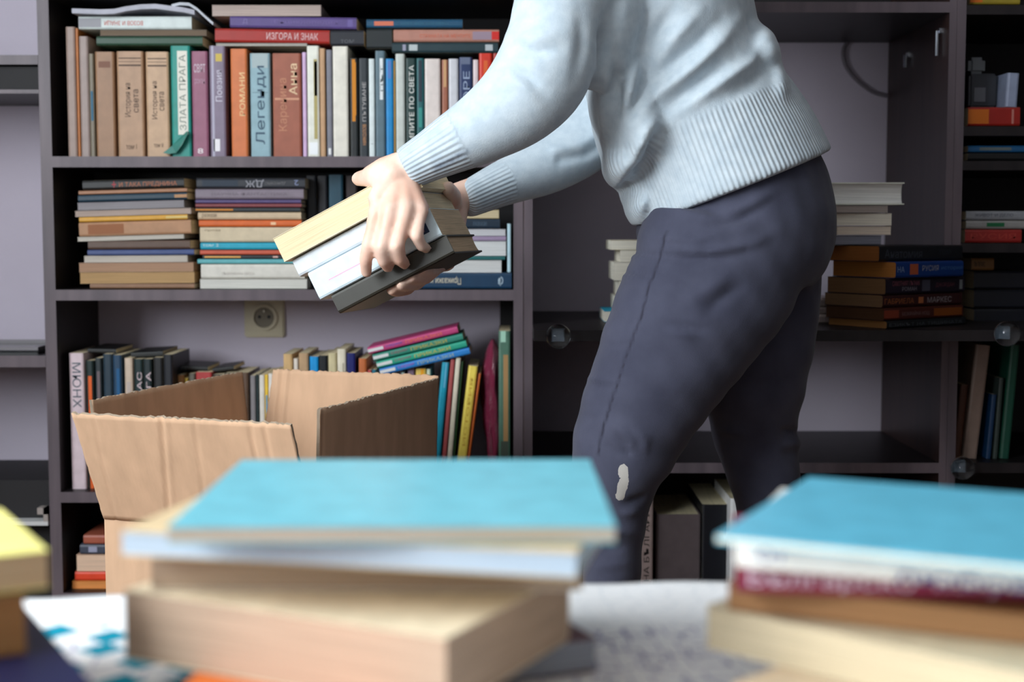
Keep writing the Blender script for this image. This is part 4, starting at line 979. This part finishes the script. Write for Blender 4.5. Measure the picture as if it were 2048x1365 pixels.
# near (left) hand: back towards the camera, fingers draped down over the books
K = [((752, 428, 1.922), (738, 488, 1.912), (731, 520, 1.919), (733, 545, 1.932)), ((782, 421, 1.912), (764, 494, 1.901), (768, 522, 1.914), (776, 534, 1.930)), ((813, 420, 1.912), (794, 492, 1.901), (800, 518, 1.915), (809, 528, 1.930)), ((842, 422, 1.918), (833, 472, 1.908), (843, 492, 1.920), (853, 497, 1.932))]
RF = (.0098, .0102, .0100, .0088)
for f, r in zip(K, RF):
    p = [W(*q) for q in f]
    caps(m, [(wN + (p[0]-wN)*.25, .014), (p[0], r*1.25)], 12)
    caps(m, [(p[0], r*1.2), (p[0].lerp(p[1], .5), r*.98), (p[1], r*1.07), (p[2], r*.95), (p[3], r*.84)], 12)
p = [W(*K[k][0]) for k in range(4)]
for t in (.2, .4, .6, .8, .92):
    q = [wN.lerp(pp, t) + Vector((0, .006, 0)) for pp in p]
    caps(m, [(q[0], .0145), (q[1], .015), (q[2], .015), (q[3], .013)], 12)
# thumb: leaves the side of the palm near the wrist and reaches over the top of the books
th = [W(790, 350, 1.940), W(757, 354, 1.950), W(730, 356, 1.978), W(717, 358, 2.002)]
caps(m, [(W(797, 330, 1.945), .018), (W(768, 338, 1.95), .0165), (W(740, 350, 1.96), .013)], 12)
caps(m, [(th[0], .022), (th[1], .0175), (th[2], .0125), (th[3], .0105)], 12)
caps(m, [(wN, .022), (W(776, 372, 1.938), .019), (W(756, 398, 1.930), .0145)], 12)
# far (right) hand: palm behind and under the books, fingertips showing below the lower edge
pf = [W(908, 420, 2.15), W(900, 468, 2.135), W(888, 518, 2.10)]
caps(m, [(wF, .022), (pf[0], .022), (pf[1], .022), (pf[2], .020)], 14)
fr_ = [((880, 512, 2.06), (868, 528, 2.02), (856, 527, 1.985), (846, 524, 1.965)), ((872, 518, 2.06), (852, 540, 2.015), (836, 541, 1.98), (824, 540, 1.958)), ((862, 522, 2.07), (834, 552, 2.02), (814, 556, 1.98), (802, 554, 1.956)), ((850, 520, 2.08), (815, 563, 2.03), (794, 568, 1.99), (783, 566, 1.966))]
for f, r in zip(fr_, (.0086, .0094, .0094, .009)):
    q = [W(a[0], a[1]+15, a[2]) for a in f]
    caps(m, [(pf[2], .017), (q[0], r*1.3), (q[1], r*1.08), (q[2], r), (q[3], r*.86)], 12)
caps(m, [(W(905, 410, 2.14), .016), (W(905, 392, 2.10), .0135), (W(896, 376, 2.05), .0105)], 12)
# feet
aN, aF = W(1222, 1560, 2.08), W(1580, 1480, 2.27)
FEET = [[(aN, .04), (Vector((aN.x-.01, aN.y, .055)), .042), (Vector((aN.x-.09, aN.y-.006, .042)), .038), (Vector((aN.x-.165, aN.y-.010, .034)), .031)], [(aF, .04), (Vector((aF.x-.01, aF.y, .055)), .042), (Vector((aF.x-.09, aF.y+.004, .042)), .038), (Vector((aF.x-.165, aF.y+.006, .034)), .031)]]
for f in FEET: caps(m, [(f[0][0], .034), (f[1][0], .036), (f[2][0], .030), (f[3][0], .024)], 12)
me, P, E = remesh(m, .0032, 3, 'person')
Zmin = 0.004; P[:, 2] = np.maximum(P[:, 2], Zmin); setco(me, P)
# fingernails read as slightly paler ovals through an attribute
person = finish(me, 'person', skin, None)
tag(person, 'person in pale blue sweater and dark jeans bending left, holding a stack of books', 'person')

# ---------------------------------------------------------------- trousers
m = MB(); loft(m, resamp(PELVIS)); loft(m, resamp(LEG_N)); loft(m, resamp(LEG_F))
me, P, E = remesh(m, .0048, 7, 'trousers')
setco(me, P); nm = normals(me); Q = project(P)
near = (nm[:, 1] < .25) & (P[:, 1] < 2.20); D = np.zeros(len(P))
def crease(line, amp, wd, taper=True, mask=None):
    d, f = segdist(Q, line); k = np.exp(-(d/wd)**2)*(np.sin(np.pi*np.clip(f, .04, .96)) if taper else 1)
    D[:] += np.where(near if mask is None else mask, amp*k, 0)
for ln, a_, w_c in (
    ([(1285, 470), (1330, 476), (1390, 482), (1440, 470)], .005, 7), ([(1290, 492), (1350, 500), (1420, 505), (1500, 490), (1560, 462)], .006, 9), ([(1300, 510), (1380, 518), (1450, 515), (1520, 498)], -.006, 8),
    ([(1258, 505), (1290, 508), (1320, 515)], -.005, 5), ([(1255, 513), (1290, 517)], .004, 5), ([(1240, 545), (1280, 548), (1320, 556)], -.004, 5), ([(1235, 553), (1290, 557)], .003, 5),
    ([(1440, 430), (1500, 410), (1560, 375)], .006, 11), ([(1400, 455), (1480, 440), (1540, 405)], -.006, 9),
    ([(1215, 640), (1260, 644), (1300, 641)], -.003, 6), ([(1318, 648), (1370, 655), (1430, 662)], -.0045, 7), ([(1330, 662), (1400, 672)], .004, 8),
    ([(1200, 690), (1240, 692), (1270, 686)], -.003, 5), ([(1178, 768), (1210, 773), (1250, 777)], -.005, 5), ([(1172, 758), (1210, 762)], .004, 5), ([(1165, 835), (1200, 838)], -.003, 4),
    ([(1365, 610), (1420, 580), (1470, 540)], .004, 14), ([(1400, 640), (1440, 600), (1500, 560)], -.004, 12),
    ([(1215, 845), (1245, 860), (1275, 900)], .005, 8), ([(1225, 870), (1250, 890), (1262, 915)], -.006, 6), ([(1260, 850), (1290, 880), (1290, 915)], .005, 8), ([(1210, 880), (1235, 905), (1275, 912)], -.005, 6),
    ([(1240, 1010), (1280, 1000), (1300, 985)], -.006, 7), ([(1235, 1030), (1285, 1022)], .005, 7), ([(1190, 1075), (1240, 1065), (1285, 1068)], .004, 9), ([(1200, 1100), (1260, 1095)], -.004, 8), ([(1190, 1135), (1270, 1125)], .003, 8)):
    crease(ln, a_, w_c)
seam = [(1335, 465), (1318, 520), (1300, 570), (1280, 640), (1252, 715), (1228, 790), (1208, 850), (1196, 910)]
crease(seam, .0018, 7, False); crease(seam, -.0028, 2.6, False)
farm_ = (P[:, 1] >= 2.16) & (P[:, 0] > .25)
for ln, a_, w_c in (([(1560, 860), (1600, 868)], -.008, 6), ([(1560, 882), (1604, 892)], .007, 8), ([(1560, 905), (1600, 912)], -.006, 7), ([(1430, 860), (1500, 870)], .004, 8)): crease(ln, a_, w_c, mask=farm_)
rs = np.random.RandomState(5)
P2 = P + nm*D[:, None]
# slight overall waviness
P2 += nm*(.0012*np.sin(P[:, 2]*90 + P[:, 0]*60)*np.sin(P[:, 0]*70+1.3))[:, None]
P2 = lap(P2, E, 1); setco(me, P2)
dT, fT = segdist(Q, [(1247, 938), (1248, 962), (1240, 992)])
attr(me, 'tear', np.where(near, np.clip(1.25 - dT/15.0, 0, 1), 0))
dS, fS = segdist(Q, seam); attr(me, 'seam', np.where(near, np.exp(-(dS/2.2)**2), 0)); attr(me, 'seamu', fS*520)
jm = new_mat('dark_slate_denim', lin((72, 74, 98)), .82, .25, **{'Sheen Weight': .15})
a1 = N(jm, 'ShaderNodeAttribute', attribute_name='tear'); a2 = N(jm, 'ShaderNodeAttribute', attribute_name='seam')
nz, s = noise_col(jm, lin((60, 62, 80), .9), lin((74, 76, 94), .95), 14, 8, lo=.3, hi=.7)
base = bsdf(jm).inputs['Base Color'].links[0].from_socket
mx = N(jm, 'ShaderNodeMix', data_type='RGBA'); LK(jm, a2.outputs['Fac'], mx.inputs[0]); LK(jm, base, mx.inputs[6]); mx.inputs[7].default_value = lin((38, 38, 52))
n2 = N(jm, 'ShaderNodeTexNoise'); n2.inputs['Scale'].default_value = 110; LK(jm, s, n2.inputs['Vector'])
ad = N(jm, 'ShaderNodeMath', operation='MULTIPLY_ADD'); LK(jm, n2.outputs['Fac'], ad.inputs[0]); ad.inputs[1].default_value = .7; LK(jm, a1.outputs['Fac'], ad.inputs[2])
gt = N(jm, 'ShaderNodeMath', operation='GREATER_THAN'); LK(jm, ad.outputs[0], gt.inputs[0]); gt.inputs[1].default_value = .98
mx2 = N(jm, 'ShaderNodeMix', data_type='RGBA'); LK(jm, gt.outputs[0], mx2.inputs[0]); LK(jm, mx.outputs[2], mx2.inputs[6]); mx2.inputs[7].default_value = lin((186, 182, 176))
LK(jm, mx2.outputs[2], bsdf(jm).inputs['Base Color'])
mp = N(jm, 'ShaderNodeMapping'); mp.inputs['Scale'].default_value = (900, 900, 500); mp.inputs['Rotation'].default_value = (0, .6, 0); LK(jm, s, mp.inputs['Vector'])
n3 = N(jm, 'ShaderNodeTexNoise'); n3.inputs['Scale'].default_value = 1; LK(jm, mp.outputs[0], n3.inputs['Vector']); bump(jm, n3.outputs['Fac'], .35, .0008)
tro = finish(me, 'trousers', jm, person)

# ---------------------------------------------------------------- sweater
m = MB()
TS_ = [(c, a+.006, b_+.006) for c, a, b_ in TORSO]
tor = resamp(TS_)
hemdir = (W(1647, 305, 2.15) - W(1275, 452, 2.15)).normalized(); hn = Vector((-hemdir.z, 0, hemdir.x)) ; hn = hn if hn.z > 0 else -hn
loft(m, [(c, a, b_, hn if k < 3 else None) for k, (c, a, b_) in enumerate(tor)], 36)
loft(m, resamp(ARM_N)); loft(m, resamp(ARM_F))
# slack of the knit: overhanging belly fold, pouch at the small of the back, loose underarm
ball(m, W(1241, 328, 2.10), (.028, .12, .038), 20); ball(m, W(1275, 270, 2.08), (.05, .12, .06), 20); ball(m, W(1275, 410, 2.13), (.020, .10, .030), 20)
ball(m, W(1250, 200, 2.08), (.055, .11, .075), 20)
ball(m, W(1502, 118, 2.13), (.034, .12, .050), 20); ball(m, W(1530, 200, 2.13), (.030, .12, .06), 20)
caps(m, [(W(1190, 110, 1.99), .05), (W(1205, 20, 1.99), .06)])
me, P, E = remesh(m, .0045, 6, 'sweater'); setco(me, P); nm = normals(me); Q = project(P)
arm_pts = np.array([list(s[0]) for s in resamp(ARM_N)]); armr = np.array([s[1] for s in resamp(ARM_N)])
dA = np.linalg.norm(P[:, None, :] - arm_pts[None], axis=2); iA = dA.argmin(1); onN = (dA.min(1) < armr[iA]*1.22) & (Q[:, 0] < 1195)
arf = np.array([list(s[0]) for s in resamp(ARM_F)]); arr = np.array([s[1] for s in resamp(ARM_F)])
dB = np.linalg.norm(P[:, None, :] - arf[None], axis=2); iB = dB.argmin(1); onF = (dB.min(1) < arr[iB]*1.22) & (Q[:, 0] < 1200) & (P[:, 1] > 2.03)
body = ~onN & ~onF & (nm[:, 1] < .3) & (P[:, 1] < 2.25); D = np.zeros(len(P))
for ln, a_, w_c in (
    ([(1209, 120), (1212, 200), (1214, 280), (1226, 345)], .011, 11), ([(1228, 110), (1236, 190), (1243, 255)], -.010, 10),
    ([(1277, 95), (1262, 170), (1242, 255)], .011, 10), ([(1300, 110), (1285, 180), (1262, 235)], -.011, 10),
    ([(1478, 38), (1440, 85), (1375, 145), (1310, 195), (1262, 250)], .014, 13), ([(1440, 40), (1395, 90), (1330, 140), (1296, 170)], -.012, 13),
    ([(1400, 20), (1350, 75), (1318, 120)], .009, 12), ([(1350, 10), (1318, 60), (1296, 110)], -.010, 13), ([(1470, 110), (1420, 150), (1365, 190), (1320, 235)], -.012, 12),
    ([(1526, 75), (1500, 125), (1440, 165), (1385, 205), (1345, 228)], .012, 12), ([(1540, 120), (1510, 160), (1450, 196)], -.008, 12),
    ([(1318, 228), (1294, 262), (1270, 310), (1245, 350)], .011, 10), ([(1330, 248), (1312, 290), (1292, 335), (1258, 362)], -.017, 11),
    ([(1262, 370), (1236, 386)], -.012, 8), ([(1545, 75), (1556, 150)], .006, 12), ([(1500, 20), (1510, 70)], -.008, 12), ([(1316, 240), (1332, 252), (1345, 246)], .007, 5), ([(1205, 30), (1208, 90), (1196, 160)], -.012, 12)):
    d, f = segdist(Q, ln); D += np.where(body, a_*np.exp(-(d/w_c)**2)*np.sin(np.pi*np.clip(f, .08, .92)), 0)
for ln, a_, w_c in (([(1020, 92), (1070, 105), (1120, 100)], -.007, 8), ([(1018, 72), (1070, 78), (1130, 66)], .005, 10), ([(1012, 128), (1050, 150), (1090, 185)], -.006, 9), ([(1000, 150), (1050, 175), (1080, 210)], .005, 10), ([(1160, 20), (1165, 90), (1150, 160)], -.005, 12), ([(1030, 40), (1080, 44)], -.004, 8)):
    d, f = segdist(Q, ln); D += np.where(onN & (nm[:, 1] < .5), a_*np.exp(-(d/w_c)**2)*np.sin(np.pi*np.clip(f, .08, .92)), 0)
d, f = segdist(Q, [(1110, 300), (1160, 290), (1200, 262)]); D += np.where(onF, .005*np.exp(-(d/9)**2), 0)
d, f = segdist(Q, [(1120, 320), (1170, 312), (1205, 290)]); D += np.where(onF, -.006*np.exp(-(d/8)**2), 0)
P2 = P + nm*D[:, None]; P2 = lap(P2, E, 2)
# ribbing coordinates
c0 = np.array(W(1461, 378, 2.15)); hd_ = np.array(hemdir); hn_ = np.array(hn)
rel = P - c0; dist = rel@hn_; ang = np.arctan2(-(rel[:, 1]), rel@hd_)
hemmask = np.clip((.120 - dist)/.012, 0, 1)*np.clip((dist+.06)/.01, 0, 1)*np.where(onN | onF, 0, 1)*np.where(P[:, 2] < 1.16, 1, 0)
ru_ = ang*.166
def armu(pts, idx, on, k0):
    t = np.gradient(pts, axis=0); t /= np.linalg.norm(t, axis=1)[:, None]
    T_ = t[idx]; r_ = P - pts[idx]; b_ = np.array([0, 1, 0.]) - T_*T_[:, 1:2]; b_ /= np.linalg.norm(b_, axis=1)[:, None]
    a_ = np.cross(b_, T_); an = np.arctan2(-(r_*b_).sum(1), (r_*a_).sum(1)); L_ = np.concatenate([[0], np.cumsum(np.linalg.norm(np.diff(pts, axis=0), axis=1))]); al = L_[idx] + (r_*T_).sum(1); mk = np.where(on, np.clip((al - (L_[-1]-k0))/.01, 0, 1), 0)
    return an*.036, mk
uN, mN = armu(arm_pts, iA, onN, .088); uF, mF = armu(arf, iB, onF, .085)
rib_u = np.where(mN > 0, uN, np.where(mF > 0, uF, ru_)); rib_m = np.maximum(mN, np.maximum(mF, hemmask))
dK, fK = segdist(Q, [(872, 338), (930, 306)]); attr(me, 'cuff_mark', np.where(onN & (nm[:, 1] < 0), np.clip(1.3 - dK/9.0, 0, 1), 0))
attr(me, 'rib_u', rib_u*1000.0); attr(me, 'rib_m', rib_m)
# cuffs and hem: the ribs are modelled too
setco(me, P2)
wm = new_mat('pale_blue_knit', lin((200, 214, 222)), .92, .15, **{'Sheen Weight': .25})
nz, s = noise_col(wm, lin((184, 198, 208)), lin((198, 210, 218)), 60, 6)
au = N(wm, 'ShaderNodeAttribute', attribute_name='rib_u'); am = N(wm, 'ShaderNodeAttribute', attribute_name='rib_m')
mu = N(wm, 'ShaderNodeMath', operation='MULTIPLY'); LK(wm, au.outputs['Fac'], mu.inputs[0]); mu.inputs[1].default_value = 2*math.pi/7.2
sn = N(wm, 'ShaderNodeMath', operation='SINE'); LK(wm, mu.outputs[0], sn.inputs[0])
mk = N(wm, 'ShaderNodeMath', operation='MULTIPLY'); LK(wm, sn.outputs[0], mk.inputs[0]); LK(wm, am.outputs['Fac'], mk.inputs[1])
n5 = N(wm, 'ShaderNodeTexNoise'); n5.inputs['Scale'].default_value = 420; LK(wm, s, n5.inputs['Vector'])
ad = N(wm, 'ShaderNodeMath', operation='MULTIPLY_ADD'); LK(wm, n5.outputs['Fac'], ad.inputs[0]); ad.inputs[1].default_value = .5; LK(wm, mk.outputs[0], ad.inputs[2])
as_ = N(wm, 'ShaderNodeAttribute', attribute_name='cuff_mark'); ks = N(wm, 'ShaderNodeMath', operation='MULTIPLY'); LK(wm, as_.outputs['Fac'], ks.inputs[0]); n8 = N(wm, 'ShaderNodeTexNoise'); n8.inputs['Scale'].default_value = 150; LK(wm, s, n8.inputs['Vector']); LK(wm, n8.outputs['Fac'], ks.inputs[1])
wb = bsdf(wm).inputs['Base Color'].links[0].from_socket; wx = N(wm, 'ShaderNodeMix', data_type='RGBA'); LK(wm, ks.outputs[0], wx.inputs[0]); LK(wm, wb, wx.inputs[6]); wx.inputs[7].default_value = lin((92, 104, 128)); LK(wm, wx.outputs[2], bsdf(wm).inputs['Base Color'])
bump(wm, ad.outputs[0], .42, .0014)
swe = finish(me, 'sweater', wm, person)
# slim dark mark coloured onto the ribbing of the near cuff
# ---------------------------------------------------------------- hair and shoes
m = MB()
b = bmesh.new(); bmesh.ops.create_icosphere(b, subdivisions=4, radius=1)
for v in b.verts:
    x, y, z = v.co; v.co = hp(x*.105 - .014, z*.118 + .012, y*.088)
m.bm(b)
caps(m, [(hp(-.09, .03), .05), (hp(-.115, -.03), .04), (hp(-.10, -.09), .022)])
m2 = MB(); me, P, E = remesh(m, .005, 3, 'hair')
# cut the face free
rel = P - np.array(hd); fx = rel@np.array(fw); uz = rel@np.array(upv)
pull = np.clip((fx - .045)/.03, 0, 1)*np.clip((.055-uz)/.02, 0, 1)
P -= np.array(fw)*(pull*.06)[:, None]
nmn = .0016*np.sin(rel@np.array(sd)*420+np.sin(uz*60)*2); P += np.array(upv)*nmn[:, None]; setco(me, P)
hm = new_mat('brown_hair', lin((66, 44, 32)), .5); n6, s6 = noise_col(hm, lin((46, 30, 22)), lin((84, 58, 42)), 40, 4, stretch=(6, 6, 1)); bump(hm, n6.outputs['Fac'], .5, .003)
finish(me, 'hair', hm, person)
em = new_mat('eye_white', lin((235, 232, 228)), .2); ei = new_mat('iris', lin((70, 52, 38)), .2)
for sgn in (-1, 1):
    q = MB(); ball(q, hp(.0815, .016, sgn*.031), .0115, 16); eo = q.build('eye', em, person, True)
    q = MB(); ball(q, hp(.0895, .014, sgn*.031), .0048, 10); q.build('iris', ei, eo, True)
msh = new_mat('dark_shoe', lin((40, 38, 42)), .5); mso = new_mat('white_sole', lin((210, 208, 204)), .6)
for f in FEET:
    q = MB(); caps(q, [(f[1][0] + Vector((.02, 0, 0)), .040), (f[1][0] + Vector((-.04, 0, -.004)), .041), (f[2][0], .037), (f[3][0], .033)], 16)
    me, P, E = remesh(q, .006, 3, 'shoe'); P[:, 2] = np.maximum(P[:, 2], .016); setco(me, P); so_ = finish(me, 'shoe', msh, person)
    c = f[1][0]; q = MB(); pts = []
    for k in range(24):
        t = 2*math.pi*k/24; pts.append((c.x - .065 + .135*math.cos(t), c.y + (.040 if math.cos(t) < 0 else .036)*math.sin(t)))
    q.prism(pts, .0005, .018).build('sole', mso, so_)

# ================================================================ the held books
GAIN = 1.1
GHB = 'books carried in the hands'
U_ = Vector((.868, -.205, .452)).normalized()
V_ = Vector((.23, .973, 0)); V_ = (V_ - U_*V_.dot(U_)).normalized()
Tt = U_.cross(V_)
if Tt.z < 0: Tt = -Tt
o0 = W(752, 476, 1.952)
def held(label, u0, u1, t0, t1, v0, D, rgb, face, **kw):
    T = t1-t0; base = o0 + V_*v0 + Tt*((t0+t1)/2)
    if face == 'fore': X_, Y_ = Tt, -V_; org = base + V_*D
    else: X_, Y_ = -Tt, V_; org = base
    Z_ = X_.cross(Y_)
    org = org + (U_*u0 if Z_.dot(U_) > 0 else U_*u1)
    return book(label, T-.0004, u1-u0, D, rgb, frame(X_, Y_, Z_, org), group=GHB, **kw)
held('thick cream-paged book on top of the carried stack', -.134, .092, .0300, .0665, -.004, .15, (236, 218, 186), 'fore', pages=(236, 212, 172))
held('white paperback second in the carried stack', -.126, .082, .0025, .0290, .005, .145, (204, 210, 216), 'spine', bands=[(0, 1, (196, 208, 216), -.5, -.36)])
held('pale ice-blue paperback with a pink line, carried stack', -.112, .086, -.0400, .0020, 0, .150, (204, 222, 230), 'spine', pages=(206, 180, 148), bands=[(.12, .42, (236, 170, 190), .02, .06), (.80, .93, (30, 50, 80), -.36, .2), (.84, .90, (170, 110, 130), -.1, .12)])
held('olive-black book at the bottom of the carried stack', -.096, .090, -.0690, -.0405, .001, .15, (46, 44, 37), 'spine', pages=(196, 168, 136), hard=1)

# ================================================================ light and camera
wd = bpy.data.worlds.new('World'); bpy.context.scene.world = wd; wd.use_nodes = True
bg = wd.node_tree.nodes['Background']; bg.inputs[0].default_value = (.72, .84, 1, 1); bg.inputs[1].default_value = 1.2
def area(name, loc, target, sx, sy, power, col):
    l = bpy.data.lights.new(name, 'AREA'); l.shape = 'RECTANGLE'; l.size = sx; l.size_y = sy; l.energy = power; l.color = col
    o = bpy.data.objects.new(name, l); C.objects.link(o); o.location = loc
    o.rotation_euler = (Vector(target) - Vector(loc)).to_track_quat('-Z', 'Y').to_euler(); return o
area('window_daylight', (XL + .03, (WY0+WY1)/2, (WZ0+WZ1)/2), (XL + 1, (WY0+WY1)/2, (WZ0+WZ1)/2 - .12), WY1-WY0-.1, WZ1-WZ0-.1, 128, (.90, .96, 1))
cam = bpy.data.cameras.new('camera'); co = bpy.data.objects.new('camera', cam); C.objects.link(co)
cam.sensor_width = 36; cam.lens = 50; cam.clip_start = .05
co.location = (0, 0, CAM_H); co.rotation_euler = (math.pi/2 - PITCH, 0, 0)
cam.dof.use_dof = True; cam.dof.focus_distance = 2.0; cam.dof.aperture_fstop = 4.0
sc_ = bpy.context.scene; sc_.camera = co
sc_.view_settings.view_transform = 'Standard'; sc_.view_settings.look = 'None'; sc_.view_settings.exposure = 0; sc_.view_settings.gamma = 1; sc_.view_settings.use_curve_mapping = False
sc_.cycles.max_bounces = 6; sc_.cycles.use_denoising = True
